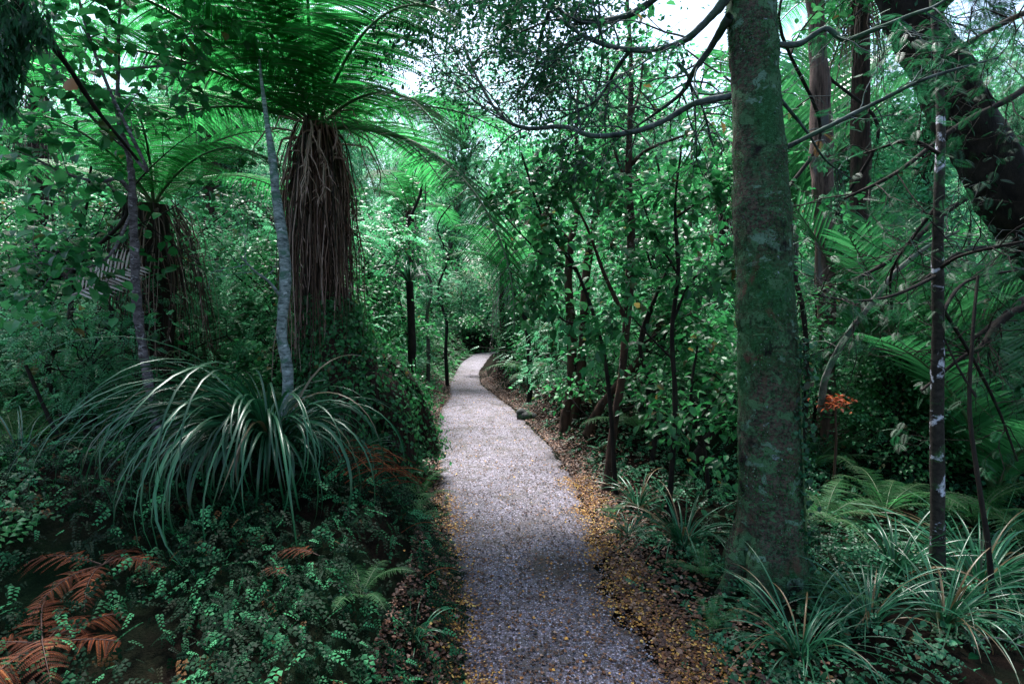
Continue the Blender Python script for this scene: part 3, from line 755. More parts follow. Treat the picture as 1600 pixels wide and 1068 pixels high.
# thin stems in the middle distance
stems = [(700, 12.5, 'darkbark', 'thin dark stem at the left path edge before the first bend'), (668, 11.2, 'greybark', 'thin grey stem a step into the thicket left of the first bend'),
         (640, 9.4, 'darkbark', 'thin dark forked stem behind the ivy clad fern base'), (1112, 7.5, 'greybark', 'slim grey stem seen just left of the mossy trunk'),
         (1070, 9.0, 'darkbark', 'slim dark stem in the thicket behind the leafy saplings'), (1018, 8.5, 'greybark', 'slim grey stem right of the curved brown tree'),
         (1250, 5.5, 'darkbark', 'dark stem close on the right side of the mossy trunk'), (1300, 6.5, 'darkbark', 'dark stem behind the withered orange leaves'),
         (100, 4.6, 'darkbark', 'dark thin stem before the bright undergrowth on the left'), (143, 5.0, 'darkbark', 'dark short stem beside the pale palm frond on the left')]
for i, (px, Y, mt, lab) in enumerate(stems):
    b = base(px, Y); rg = np.random.default_rng(70 + i)
    t = thing('thin_stem', lab, 'tree', b)
    h = rg.uniform(3.5, 5.5) if px > 150 else 2.4
    pts = [np.array([0, 0, -.2])]
    for k in range(1, 7): pts.append(np.array([rg.normal(0, .05) * k, rg.normal(0, .05) * k, h * k / 6]))
    sp_ = spline(pts, 6); g = Geo(); tube(g, sp_, [.045 if Y > 8 else .032, .010], 9, .12, i)
    obj('trunk', g, M[mt], t)
    g2, tips = Geo(), []
    for k in range(6):
        q = sp_[int(rg.uniform(.35, .95) * len(sp_)) - 1]
        twigs(g2, q, rg.normal(0, 1, 3) + [0, 0, .5], rg.uniform(.6, 1.1), .008, 1, rg, 3, .35, 0, tips)
    obj('limb', g2, M[mt], t)
    g3 = Geo(); foliage_on(tips, 8, .09, .45, T_LEAF, rg, g3, .08)
    obj('foliage', g3, M['broad'], t, False)

# ------------------------------------------------------------------ tree ferns
fern_meshes = [frond_mesh(M['fern'], M['stem'], L=1, Wm=.21 + .015 * (k % 2), npin=34, plen=.068, rise=[.75, .5, .35, .9, .1][k], droop=[1.5, 1.6, 1.3, 2.0, 1.4][k], sp=.0075, twist=[.05, -.08, .1, 0, -.05][k], t0=.06, rg=np.random.default_rng(k)) for k in range(5)]
def put_frond(parent, loc, az, s, k, tilt=0, roll=0, name='frond', meshes=None):
    me, st = (meshes or fern_meshes)[k]
    o = obj(name, me, None, parent); o.location = loc; o.rotation_euler = (roll, -tilt, az); o.scale = (s, s, s)
    q = obj('stalk', st, None, o)
    return o
def skirt(n, R, Lm, seed, az=None, zt=0, flare=.25, rr=(.003, .009)):
    g = Geo(); rg = np.random.default_rng(seed)
    for i in range(n):
        a = rg.uniform(0, 2 * math.pi); l = Lm * rg.uniform(.25, 1.0) ** .8
        r0 = R * rg.uniform(.9, 1.2); o = rg.uniform(.02, .13) * (1 + flare)
        z0 = zt + rg.uniform(-.55, .12) * rg.random() ** .5
        c, s = math.cos(a), math.sin(a)
        m = 9; t = np.linspace(0, 1, m)
        rad = r0 + o * np.sin(np.minimum(t * 3.2, 1.7)) + flare * .25 * t * l * rg.uniform(-.1, 1)
        aa = a + rg.normal(0, .12) * t * 2
        wob = rg.normal(0, .014, (m, 2)).cumsum(0)
        pts = np.stack([np.cos(aa) * rad + wob[:, 0], np.sin(aa) * rad + wob[:, 1], z0 + .12 * np.sin(t * 3.14) * (t < .3) - t * l], -1)
        tube(g, pts, [rg.uniform(*rr), .002], 4, r=rg.random())
        if rg.random() < .35:                           # shreds of old pinnae still hanging on the stalk
            k = rg.integers(8, 22); ti = rg.uniform(.35, 1, k)
            pp = np.stack([np.interp(ti, t, pts[:, q]) for q in range(3)], -1)
            leaves(g, pp, rg.normal(0, .4, (k, 3)) + [0, 0, -1], rg.uniform(.03, .10, k), .12, T_DIAMOND, rg=rg, r=rg.random(k))
    return g
# main one
fb = base(512, 5.3)
tf = thing('tree_fern', 'large tree fern left of the path with long brown skirt and flared base', 'tree fern', fb)
top = rel(P(497, 205, 5.2), fb)
g = Geo()
tube(g, spline([(.12, 0, -.3), (.08, 0, .15), (.02, 0, .7), top * .6, top], 10), [.58, .48, .26, .16, .15, .13], 28, .16, 2)
for a, l in ((-.3, .80), (.25, .9), (-.9, .60), (.9, .6), (2.6, .5)):
    d = np.array([math.cos(a), math.sin(a), 0])
    tube(g, spline([d * .1 + [0, 0, 1.35], d * .30 + [0, 0, .8], d * .48 * l / .6 + [0, 0, .35], d * l + [0, 0, -.25]], 6), [.08, .14, .17, .13], 12, .2, a * 3)
FT = np.concatenate(g.v) + fb
obj('trunk', g, M['fibre'], tf)
ps_ = skirt(46, .18, .75, 8, zt=top[2] + .06, flare=1.6, rr=(.006, .011)); ps_.r = [np.clip(r * .15 + .82, 0, 1) for r in ps_.r]; MS = skirt(380, .135, 2.1, 3, zt=top[2] + .02, flare=.18, rr=(.003, .009)); MS.merge(ps_); obj('dead_frond_skirt', MS, M['skirt'], tf).location = (top[0], top[1], 0)
arch = [frond_mesh(M['fern'], M['stem'], L=1, Wm=w_, npin=36, rise=a_, droop=b_, sp=.0064, twist=c_, t0=.05, plen=.074, jit=.07, back=-.05, rg=np.random.default_rng(30 + k)) for k, (a_, b_, c_, w_) in enumerate([(.42, 1.15, .05, .235), (.30, 1.55, -.05, .22), (.80, 1.15, .10, .25), (.72, .95, -.08, .25)])]
for az, s, k, ti in [(-116, 2.9, 2, .0), (-98, 2.8, 3, .0), (-136, 2.9, 3, -.05), (-78, 2.5, 2, -.05), (-158, 2.6, 0, .15), (-56, 2.4, 0, .15), (-24, 3.05, 1, -.34), (178, 2.5, 1, .15), (150, 2.3, 0, .2), (105, 2.2, 2, 0),
                     (60, 2.2, 1, .2), (15, 2.1, 0, .1), (-40, 2.2, 1, .05)]:
    put_frond(tf, top + [0, 0, .02], math.radians(az), s, k, ti, meshes=arch)
# frond drooping over towards the path is set lower and longer
# second one, behind left
fb2 = base(243, 5.6)
tf2 = thing('tree_fern', 'smaller dark tree fern at the left with loose hanging stalk skirt', 'tree fern', fb2)
top2 = rel(P(240, 320, 5.6), fb2)
g = Geo(); tube(g, spline([(0, 0, -.3), (0, 0, .3), top2 * .6, top2], 8), [.2, .17, .18, .19, .14], 20, .18, 4)
obj('trunk', g, M['fibre'], tf2)
obj('dead_frond_skirt', skirt(170, .19, 1.75, 9, zt=top2[2], flare=.75, rr=(.003, .008)), M['skirt'], tf2).location = (top2[0], top2[1], 0)
for az, s, k, ti in [(-100, 2.0, 1, .35), (-60, 1.9, 1, .45), (-150, 2.1, 0, .2), (170, 2.2, 2, .3), (120, 2.0, 0, .2), (60, 2.0, 1, .3), (20, 1.9, 0, .4), (-20, 1.9, 1, .3), (-125, 2.0, 3, .6)]:
    put_frond(tf2, top2, math.radians(az), s, k, ti)
# far ones
def far_fern(px, Y, toppy, lab, s, seed, skirt_mat='skirt', n=9, sk=60):
    b = base(px, Y); rg = np.random.default_rng(seed)
    t = thing('tree_fern', lab, 'tree fern', b)
    tp = rel(P(px, toppy, Y), b)
    g = Geo(); tube(g, spline([(0, 0, -.3), tp * .4, tp], 8), [.15, .12, .10], 14, .15, seed)
    obj('trunk', g, M['fibre'], t)
    obj('dead_frond_skirt', skirt(sk, .11, min(1.6, tp[2] * .8), seed, zt=tp[2], flare=.5), M[skirt_mat], t).location = (tp[0], tp[1], 0)
    for k in range(n):
        put_frond(t, tp, 2 * math.pi * k / n + rg.uniform(-.3, .3), s * rg.uniform(.85, 1.1), int(rg.integers(0, 4)), rg.uniform(.1, .5))
    return t
far_fern(788, 13.0, 425, 'tree fern standing in the inside of the bend with a pale hanging skirt', 2.0, 5, 'pale_dead', sk=34)
far_fern(60, 7.5, 150, 'tree fern with bright fronds behind the upper left stems', 2.6, 6)
far_fern(330, 9.5, 60, 'tall tree fern behind the two nearest ones', 2.6, 7)
far_fern(1345, 7.5, -10, 'tall tree fern behind the leaning trunk at upper right', 2.4, 8)
far_fern(640, 14, 330, 'tree fern beyond the drooping frond left of the bend', 2.2, 12)
far_fern(1130, 12, 300, 'tree fern far behind the glossy leafy sapling', 2.2, 13)

# ------------------------------------------------------------------ stringy trunks high right, blue-grey sapling, knobbly sapling
pole('shaggy_tree', 'brown tree with stringy peeling bark behind the right side of the mossy trunk',
     [(1296, 740, 6.2, 22), (1293, 600, 6.2, 24), (1290, 450, 6.2, 27), (1286, 330, 6.2, 28), (1284, 240, 6.2, 32), (1282, 150, 6.2, 30), (1276, 40, 6.2, 22), (1270, -60, 6.2, 26), (1262, -250, 6.3, 18)], 'stringbark', .14, 18, seed=81)
pole('pale_sapling', 'slender smooth blue grey sapling standing before the large tree fern skirt',
     [(452, 720, 4.0, 19), (450, 650, 4.0, 19), (449, 575, 4.0, 17), (440, 520, 4.0, 16), (446, 440, 4.0, 17), (443, 385, 4.0, 17), (432, 310, 4.0, 14), (426, 250, 4.0, 12), (417, 190, 4.15, 8), (409, 130, 4.4, 5), (405, 90, 4.6, 3)],
     'bluebark', .08, seed=82, branches=[[(442, 468, 4.0, 6), (420, 440, 3.9, 4), (400, 425, 3.8, 3), (375, 400, 3.7, 2)]], tw=dict(n=4, L=.4, r=.003, depth=1))
pole('knobbly_sapling', 'slender knobbly grey sapling in front of the smaller dark tree fern',
     [(262, 760, 4.2, 14), (240, 640, 4.2, 13), (222, 540, 4.2, 13), (213, 460, 4.2, 13), (210, 380, 4.2, 12), (207, 310, 4.2, 11), (205, 270, 4.2, 9), (198, 230, 4.2, 8), (186, 190, 4.25, 7), (184, 120, 4.3, 6), (186, 40, 4.35, 4), (190, -60, 4.4, 3)],
     'knobbark', .22, seed=83, branches=[[(204, 300, 4.2, 7), (185, 280, 4.1, 6), (150, 283, 4.0, 5), (100, 270, 3.9, 4), (40, 240, 3.8, 3)],
         [(200, 235, 4.2, 6), (150, 190, 4.0, 5), (100, 130, 3.8, 4), (60, 60, 3.7, 3), (20, 20, 3.6, 2)],
         [(198, 230, 4.2, 6), (230, 265, 4.0, 5), (175, 150, 3.9, 5), (140, 60, 3.9, 4), (118, -20, 3.9, 4)],
         [(186, 110, 4.3, 5), (230, 105, 4.3, 4), (290, 100, 4.3, 3)],
         [(207, 330, 4.2, 5), (170, 400, 4.0, 4), (120, 420, 3.9, 3), (60, 410, 3.8, 2)]],
     tw=dict(n=9, L=.5, r=.004, depth=1, kids=3, grav=-.01), fol=dict(per=5, size=.10, wid=.45, mat='broad', spread=.06, upj=.3, droop=-.4))
# mossy hanging bough in the top left corner
hb = P(20, -120, 2.6)
hm = thing('mossy_bough', 'dark bough hung with ragged moss in the top left corner', 'branch', hb)
g = Geo(); p, r = chain([(-60, -60, 2.5, 30), (10, -10, 2.6, 24), (60, 40, 2.7, 14), (110, 110, 2.9, 8), (150, 170, 3.1, 6), (215, 250, 3.5, 4)])
tube(g, rel(p, hb), r, 10, .2, 2); obj('limb', g, M['darkbark'], hm)
g = Geo(); rgx = np.random.default_rng(3)
for (px, py, sz, n) in [(15, 60, .06, 260), (14, 110, .05, 240), (8, 150, .035, 160), (30, 20, .09, 300), (60, 35, .05, 150), (5, -10, .1, 300)]:
    c = rel(P(px, py, 2.6), hb)
    q = c + rgx.normal(0, 1, (n, 3)) * [sz * .45, sz * .6, sz]
    leaves(g, q, rgx.normal(0, .4, (n, 3)) + [0, 0, -1], rgx.uniform(.03, .09, n), .22, T_DIAMOND, rg=rgx)
obj('hanging_moss', g, M['dark'], hm, False)

# ------------------------------------------------------------------ palms
def palm_leaf(L=2.2, n=46, ll=.55, w=.030, rise=.9, droop=1.1, seed=0):
    rg = np.random.default_rng(seed); g, gs = Geo(), Geo()
    m = 40; t = np.linspace(0, 1, m); an = rise - droop * t ** 1.3
    pts = np.stack([np.cumsum(np.cos(an)) / m * L, 0 * t, np.cumsum(np.sin(an)) / m * L], -1); pts -= pts[0]
    tube(gs, pts, [.022, .014, .004], 6)
    T = norm(np.gradient(pts, axis=0))
    for i in range(n):
        ti = .10 + .9 * i / n
        p = np.array([np.interp(ti, t, pts[:, k]) for k in range(3)]); Ti = norm(np.array([np.interp(ti, t, T[:, k]) for k in range(3)]))
        l = ll * math.sin(math.pi * (.22 + .70 * ti)) ** .6 * rg.uniform(.92, 1.05)
        for s in (-1, 1):
            Sd = np.array([0, s, 0.]); Nn = np.cross(Ti, Sd) * s
            if Nn[2] < 0: Nn = -Nn
            d = norm(Sd * .72 + Ti * .62 + Nn * .22 + rg.normal(0, .03, 3))
            us = np.linspace(0, 1, 6)
            c = p + d * (us * l)[:, None] - np.array([0, 0, 1]) * (.16 * l * us ** 2.2)[:, None]
            wd = w * np.clip(np.minimum(.35 + us * 3, 1) * (1 - us ** 4), .05, 1)
            pr = norm(np.cross(d, Nn))
            V = np.stack([c - pr * wd[:, None] / 2, c - Nn * wd[:, None] * .22, c + pr * wd[:, None] / 2], 1).reshape(-1, 3)
            ii = np.arange(5)[:, None] * 3; jj = np.arange(2)[None]
            g.add(V, None, np.stack([ii + jj, ii + jj + 1, ii + 4 + jj, ii + 3 + jj], -1).reshape(-1, 4), rg.random())
    return g, gs
palm_meshes = []
for k, (ri, dr) in enumerate([(1.25, .7), (1.0, 1.0), (.7, 1.2), (1.4, .35)]):
    a_, b_ = palm_leaf(rise=ri, droop=dr, seed=k)
    palm_meshes.append((a_.mesh('frond', M['palm']), b_.mesh('stalk', M['stem'])))
def palm(loc, lab, specs, s=1.0, trunk=0):
    t = thing('palm', lab, 'palm', loc)
    if trunk:
        g = Geo(); tube(g, [(0, 0, -.2), (0, 0, trunk * .5), (0, 0, trunk)], [.09, .08, .07], 14, .04); obj('trunk', g, M['greybark'], t)
    for az, sc_, k, ti in specs:
        put_frond(t, (0, 0, trunk + .05), math.radians(az), sc_ * s, k, ti, meshes=palm_meshes)
    return t
palm(base(1420, 6.0), 'big feather leaved palm spraying bright fronds behind the lichened pole tree', [(175, 1.25, 3, -.1), (150, 1.2, 3, 0), (10, 1.2, 0, 0), (-20, 1.2, 3, -.05), (60, 1.2, 3, 0), (-90, .9, 0, .2), (-150, 1.1, 0, .15), (100, 1.2, 0, 0), (-45, 1.05, 0, .1), (30, 1.1, 0, .1), (200, 1.1, 3, .05)], 1.1)
palm(base(1560, 5.2), 'feather leaved palm at the right border under the leaning trunk', [(160, 1.1, 3, 0), (120, 1.1, 0, 0), (60, 1.1, 3, 0), (200, 1.05, 1, .2), (-30, 1.0, 1, 0), (-110, .9, 2, .3), (0, 1, 0, 0)], 1.0)
palm(base(1235, 9.0), 'tall palm whose upright fronds fan out just right of the mossy trunk high up', [(10, 1.2, 0, .1), (60, 1.2, 3, 0), (120, 1.2, 0, 0), (-40, 1.1, 1, .2), (-90, 1.1, 0, .1), (-140, 1.1, 1, .2), (170, 1.2, 3, 0)], 1.3, trunk=2.6)
palm(base(170, 6.2), 'young palm with grey sheen fronds low behind the left sedges', [(30, .8, 2, .1), (90, .8, 0, 0), (170, .8, 2, .1), (-60, .8, 2, .2), (-120, .8, 1, .1), (130, .8, 1, .1)], .9)
palm(base(560, 9.2), 'young palm with striped narrow fronds behind the flared base of the large tree fern', [(20, .8, 1, .1), (90, .8, 0, 0), (150, .8, 2, .1), (-60, .8, 2, .2), (-120, .8, 1, .1), (-20, .8, 1, .1)], .9)
# pale dead palm frond caught on the left
t = thing('dead_frond', 'pale withered palm frond hanging among leaves on the far left', 'dead frond', P(112, 462, 4.4))
pf, ps = palm_leaf(L=.55, n=15, ll=.24, w=.016, rise=.35, droop=.3, seed=9)
o = obj('leaflets', pf, M['pale_dead'], t); o.rotation_euler = (math.radians(70), math.radians(-25), math.radians(25))
o = obj('stalk', ps, M['pale_dead'], t); o.rotation_euler = (math.radians(70), math.radians(-25), math.radians(25)); o.scale = (1, .5, .5)

# ------------------------------------------------------------------ sedges and strap leaved clumps
def clump(lab, loc, n, L, w, seed, mat='sedge', name='sedge_clump', cat='sedge', extra=None, **k):
    g = blades(n, L, w, seed, **k)
    if extra: g.merge(extra)
    g.merge(blades(n // 5, L * .8, w, seed + 500, spread=1.7, stiff=0))
    o = obj(name, g, M[mat]); o.location = tuple(float(c) for c in loc)
    return tag(o, lab, cat)
cb = P(420, 655, 2.75)
clump('large flax like clump of long arching strap leaves on the left bank', (cb[0], cb[1], float(H(cb[0], cb[1])) + .05), 150, 1.05, .015, 1, mat='flax', extra=blades(120, 1.36, .016, 2, az=(-2.35, .62), spread=1.8, stiff=.1, up=1.45, out=.1), spread=1.9, stiff=.1, up=1.5, cat='flax clump', name='flax_clump', out=.12)
o = bpy.data.objects['flax_clump']
for i, (lab, px, Y, n, L, w) in enumerate([
    ('loose sedge tuft at the right path edge beside the curved brown tree', 1000, 4.55, 42, .62, .014),
    ('spreading sedge clump just left of the mossy trunk foot', 1070, 3.85, 60, .75, .013),
    ('bright sedge clump in front of the right foot of the mossy trunk', 1262, 2.55, 52, .72, .010),
    ('sedge clump between the mossy trunk and the lichened pole tree', 1410, 3.5, 70, .72, .014),
    ('large sedge clump behind and right of the lichened pole tree', 1545, 3.6, 110, .95, .015),
    ('sedge clump low in the bottom right corner', 1490, 2.9, 60, .75, .012),
    ('small sedge tuft against the ivy covered fern base', 615, 4.9, 34, .42, .016),
    ('small grass tuft at the left path edge before the bend', 676, 6.4, 30, .28, .010), ('small grass tuft low in the bottom centre beside the left litter', 640, 2.15, 26, .22, .007),
    ('fine sedge tuft left of the leaf drift and the mossy trunk', 985, 4.0, 30, .35, .009), ('sedge clump between the bottom right sedges and the mossy trunk', 1370, 2.8, 50, .6, .010),
    ('sedge tuft hanging over the left border of the view', 30, 3.6, 60, .8, .012),
    ('sedge tuft on the bank between the flax clump and the pale sapling foot', 520, 3.5, 50, .7, .012)]):
    b = base(px, Y); clump(lab, b, n, L, w, 20 + i)
# epiphytic strap-leaved clump on a bough in the distance
pb = P(640, 440, 8.0)
t = thing('perching_lily', 'pale strap leaved clump drooping from a thin trunk beyond the large tree fern', 'plant', (pb[0], pb[1], float(H(pb[0], pb[1]))))
g = Geo(); tube(g, [(0, 0, -.1), (.03, 0, 1.0), (0, 0, pb[2] - float(H(pb[0], pb[1])))], [.06, .05, .05], 10, .1); obj('trunk', g, M['darkbark'], t)
q = obj('leaves', blades(60, .9, .022, 77, spread=1.2, stiff=.1), M['cover'], t); q.location = (0, 0, pb[2] - float(H(pb[0], pb[1])))

# ------------------------------------------------------------------ understorey ferns
ground_fronds = [frond_mesh(M['fern'], M['stem'], L=1, Wm=.17, npin=30, rise=[.9, .7, .5][k], droop=[1.5, 1.5, 1.2][k], sp=.011, t0=.1, rg=np.random.default_rng(90 + k), plen=.072, jit=.09) for k in range(3)]
rust_fronds = [frond_mesh(M['rust'], M['skirt'], L=1, Wm=.21, npin=21, rise=[.6, .3, .2][k], droop=[1.6, 1.2, .9][k], sp=.011, t0=.1, rg=np.random.default_rng(95 + k), plen=.085, sag=.35, jit=.16, twist=[.1, -.12, .15][k]) for k in range(3)]
def ground_fern(lab, loc, n, s, seed, meshes=None, name='ground_fern', cat='fern', up=.1):
    rg = np.random.default_rng(seed); t = thing(name, lab, cat, loc)
    for k in range(n):
        put_frond(t, (0, 0, .03), 2 * math.pi * k / n + rg.uniform(-.4, .4), s * rg.uniform(.75, 1.15), int(rg.integers(0, 3)), rg.uniform(0, .3) + up, meshes=meshes or ground_fronds)
    return t
for i, (lab, px, Y, n, s) in enumerate([
    ('fern with drooping fronds behind the right edge of the mossy trunk', 1295, 4.3, 9, .60), ('wide fern in the shade left of the lichened pole tree', 1390, 4.6, 9, .72),
    ('fern in deep shade right of the lichened pole tree', 1530, 4.6, 9, .9), ('fern at the far right border above the sedges', 1640, 4.2, 8, .8),
    ('fern beneath the pale leaning dead branch', 1270, 5.6, 8, .8), ('fern under the leafy saplings near the brown slanting branch', 1000, 6.2, 8, .7),
    ('fern low on the left behind the flax clump', 230, 4.4, 8, .8), ('fern at the left border above the rusty dead one', 20, 4.6, 9, .9),
    ('fern in front of the young grey sheen palm', 60, 5.6, 9, .9), ('fern between the two nearest tree ferns', 350, 5.2, 9, 1.0),
    ('fern in the shade behind the pale sapling', 420, 6.0, 8, 1.0), ('small fern on the left verge of the path below the ivy', 655, 4.6, 7, .38),
    ('bright fern overhanging the path on the right bank before the bend', 845, 10.5, 9, 1.1)]):
    ground_fern(lab, base(px, Y), n, s, 200 + i)
for i, (lab, px, Y, n, s) in enumerate([
    ('tiny fern on the left verge nearest the mound crest', 640, 3.3, 6, .20), ('tiny fern on the left verge beside the wiry orange stalks', 610, 3.7, 7, .24),
    ('small fern on the left verge where the creeper mound ends', 650, 4.0, 7, .26), ('small fern among twigs at the left path edge below the sedge tuft', 668, 5.4, 6, .28),
    ('small fern at the foot of the leaf drift on the right path edge', 1120, 2.75, 6, .22), ('small fern left of the foot of the mossy trunk', 1105, 3.3, 7, .28),
    ('tiny fern in the litter at the right path edge before the curved brown tree', 960, 4.4, 6, .2), ('small fern right of the foot of the mossy trunk', 1300, 3.0, 7, .3),
    ('small fern low on the creeper mound at the bottom of the view', 560, 1.95, 6, .22)]):
    ground_fern(lab, base(px, Y), n, s, 230 + i)
t = ground_fern('rusty dead fern collapsed in the bottom left corner', base(50, 1.68), 8, .37, 300, rust_fronds, 'dead_fern', up=-.15)
t = ground_fern('small rusty dead fern beside the flax clump in the lower left', base(150, 2.0), 6, .34, 301, rust_fronds, 'dead_fern', up=-.1)
# single rusty fronds lying on the mound
for i, (px, py, Y, az, s, lab) in enumerate([(500, 915, 2.0, 165, .26, 'single rusty frond lying on the creeper mound in the lower left'), (452, 975, 1.9, 150, .2, 'rusty frond half hidden low on the creeper mound')]):
    me, st = rust_fronds[1]
    l = P(px, py, Y); t = thing('fallen_frond', lab, 'dead frond', (l[0], l[1], float(H(l[0], l[1])) + .06), math.radians(az), s)
    obj('leaflets', me, None, t); obj('stalk', st, None, t)
# withered orange leaves
ob = P(1305, 628, 4.9)
t = thing('withered_fern', 'bright orange withered fern beyond the right side of the mossy trunk', 'fern', (ob[0], ob[1], float(H(ob[0], ob[1]))))
hz = ob[2] - float(H(ob[0], ob[1]))
g = Geo(); tube(g, [(0, 0, -.05), (.02, 0, hz * .6), (0, 0, hz)], [.012, .008], 6); obj('stem', g, M['skirt'], t)
g = Geo(); rgx = np.random.default_rng(8); leaves(g, rgx.normal(0, 1, (90, 3)) * [.075, .06, .03] + [0, 0, hz], rgx.normal(0, 1, (90, 3)) * [1, 1, .5] + [.3, 0, -.3], rgx.uniform(.03, .07, 90), .25, T_LEAF, rg=rgx)
obj('foliage', g, M['orange'], t, False)
# orange broadleaf left top
ob = P(122, 140, 3.2)
g = Geo(); leaves(g, np.zeros((1, 3)), np.array([[-.8, 0, .5]]), .10, .5, T_LEAF, ups=np.array([[0, -1., .3]]), upj=0); 
o = obj('yellow_leaf', g, M['litter_y']); o.location = tuple(ob); tag(o, 'lone yellowing leaf high among green ones at upper left', 'leaf')

# ------------------------------------------------------------------ fallen and slanting dead branches
def dead_branch(name, lab, w, mat, seed, tw=None, cat='branch'):
    o = P(*w[0][:3]); t = thing(name, lab, cat, o)
    add_branches(t, o, [w], M[mat], .12, name='limb', tw=tw, seed=seed); return t
dead_branch('dead_branch', 'pale mossy dead branch slanting up to the right behind the mossy trunk', [(1283, 640, 5.0, 11), (1290, 590, 4.8, 10), (1320, 530, 4.6, 10), (1365, 470, 4.4, 9), (1400, 425, 4.3, 8), (1450, 385, 4.2, 6), (1500, 360, 4.1, 3)], 'deadwood', 1, dict(n=14, L=.7, r=.005, depth=2, kids=2, wig=.5))
dead_branch('dead_branch', 'brown slanting branch propped over the bank right of the two reddish trunks', [(915, 680, 6.4, 14), (935, 640, 6.4, 13), (965, 600, 6.3, 11), (1000, 560, 6.3, 10), (1035, 500, 6.2, 6), (1050, 470, 6.2, 4)], 'redbark', 2, dict(n=5, L=.5, r=.005, depth=1))
dead_branch('dead_branch', 'dark mossy branch arching low in the shade left of the mossy trunk', [(1080, 720, 5.2, 14), (1110, 680, 5.1, 13), (1140, 640, 5.0, 12), (1180, 590, 5.0, 10)], 'darkbark', 3, dict(n=4, L=.4, r=.005, depth=1))
dead_branch('dead_branch', 'crooked dark branch entering from the right border', [(1680, 460, 3.8, 12), (1600, 480, 3.7, 12), (1560, 505, 3.65, 11), (1535, 540, 3.6, 9), (1500, 560, 3.6, 6), (1440, 610, 3.6, 4)], 'darkbark', 4, dict(n=10, L=.5, r=.005, depth=2, kids=2, wig=.5))
dead_branch('dead_branch', 'thin dark branch lying across the undergrowth at far left', [(-40, 720, 3.9, 10), (40, 735, 3.9, 10), (90, 750, 3.9, 9), (140, 790, 3.9, 6)], 'darkbark', 5, dict(n=5, L=.4, r=.004, depth=1))
dead_branch('dead_branch', 'thin dark branch slanting through the bright leaves at far left', [(40, 570, 4.0, 5), (80, 660, 4.0, 6), (115, 720, 4.0, 7), (140, 780, 4.0, 7)], 'darkbark', 6, dict(n=5, L=.4, r=.004, depth=1))
dead_branch('hanging_root', 'thin tangled dry stalks arching over the sedges in the bottom right', [(1380, 1000, 2.8, 3), (1430, 1015, 2.8, 4), (1500, 1020, 2.8, 3), (1545, 995, 2.8, 3), (1600, 1010, 2.8, 2)], 'deadwood', 7, dict(n=5, L=.25, r=.002, depth=1), 'stalk')
# orange wiry stalks on the mound
g = Geo(); rgx = np.random.default_rng(12)
for k in range(34):
    px, py = 590 + rgx.normal(0, 34), 812 + rgx.normal(0, 30)
    c = P(px, py, 2.75 + rgx.normal(0, .08)); c[2] = float(H(c[0], c[1])) + .10 + rgx.random() * .05
    a = rgx.uniform(-.9, 1.2); l = rgx.uniform(.08, .22); t_ = np.linspace(-1, 1, 7)
    pts = np.stack([c[0] + math.cos(a) * l * t_, c[1] + math.sin(a) * l * t_, c[2] + .05 * (1 - t_ ** 2) + 0 * t_ ], -1)
    tube(g, pts, [.0025, .0015], 4, r=rgx.random())
tag(obj('dead_stalk', g, M['rust']), 'orange tangle of dead wiry stalks lying over the creeper mound', 'stalks', kind='stuff')

# stone / stump at the path edge
sb = base(818, 8.6)
g = Geo()
for k, (dx, dz, rr) in enumerate([(0, .04, .12), (.10, .03, .09), (-.05, .10, .08)]):
    ph = np.linspace(0, math.pi, 12); th = np.linspace(0, 2 * math.pi, 18, endpoint=False)
    tube(g, np.array([[dx + .0, 0, dz + rr * c * .8] for c in np.cos(ph[::-1])]), rr * np.maximum(np.sin(ph), .02), 16, .14, k * 3)
o = obj('mossy_stone', g, M['stone']); o.location = (sb[0] + .02, sb[1], sb[2]); tag(o, 'dark mossy stone at the right path edge before the bend', 'stone')

def path_z(x, y):
    L, R = edges(y); u = np.clip((x - L) / (R - L), 0, 1)
    return np.where((x > L) & (x < R), .004 + .022 * np.sin(np.pi * u) + .006 * wav(x * 6, y * 6), -.01)
# ------------------------------------------------------------------ creeping cover, ivy, litter (uncountable)
def scatter(n, x0, x1, y0, y1, seed, side, far=4, dens=None, fr=.95):
    rg = np.random.default_rng(seed)
    y = y0 + (y1 - y0) * rg.random(n) ** dens if dens else rg.uniform(y0, y1, n)
    x = rg.uniform(x0, x1, n)
    L, R = edges(y)
    s = np.where(side == 'l', L - x, x - R) if side != 'b' else np.maximum(L - x, x - R)
    k = (s > -.02) & (np.abs(x) < fr * y + .6)
    return x[k], y[k], s[k], rg
# near mound on the left
g = Geo()
x, y, s, rg = scatter(50000, -3.2, .2, 1.2, 5.0, 1, 'l')
pat = wav(x * 4, y * 4) + wav(x * 11, y * 9 + 3) * .8
k = (pat + rg.normal(0, .5, len(x)) > -.25) & (rg.random(len(x)) < np.interp(x, [-3, -1.6, -1.0], [.3, .5, .9]))
x, y, s = x[k], y[k], s[k]
z = H(x, y) + np.abs(rg.normal(0, .05, len(x))) * sstep(s / .25) + .02 + .05 * np.maximum(0, wav(x * 9, y * 9)) * sstep(s / .3)
d = rg.normal(0, 1, (len(x), 3)) * [1, 1, .35] + np.stack([.5 + 0 * x, -.5 + 0 * x, -.35 + 0 * x], -1)
leaves(g, np.stack([x, y, z], -1), d, (.022 + .075 * rg.random(len(x)) ** 1.6), 1, T_SPRIG, upj=.6, rg=rg)
tag(obj('creeping_cover', g, M['creeper'], smooth=False), 'mound of tiny leaved creepers spilling down to the left path edge', 'ground cover', kind='stuff')
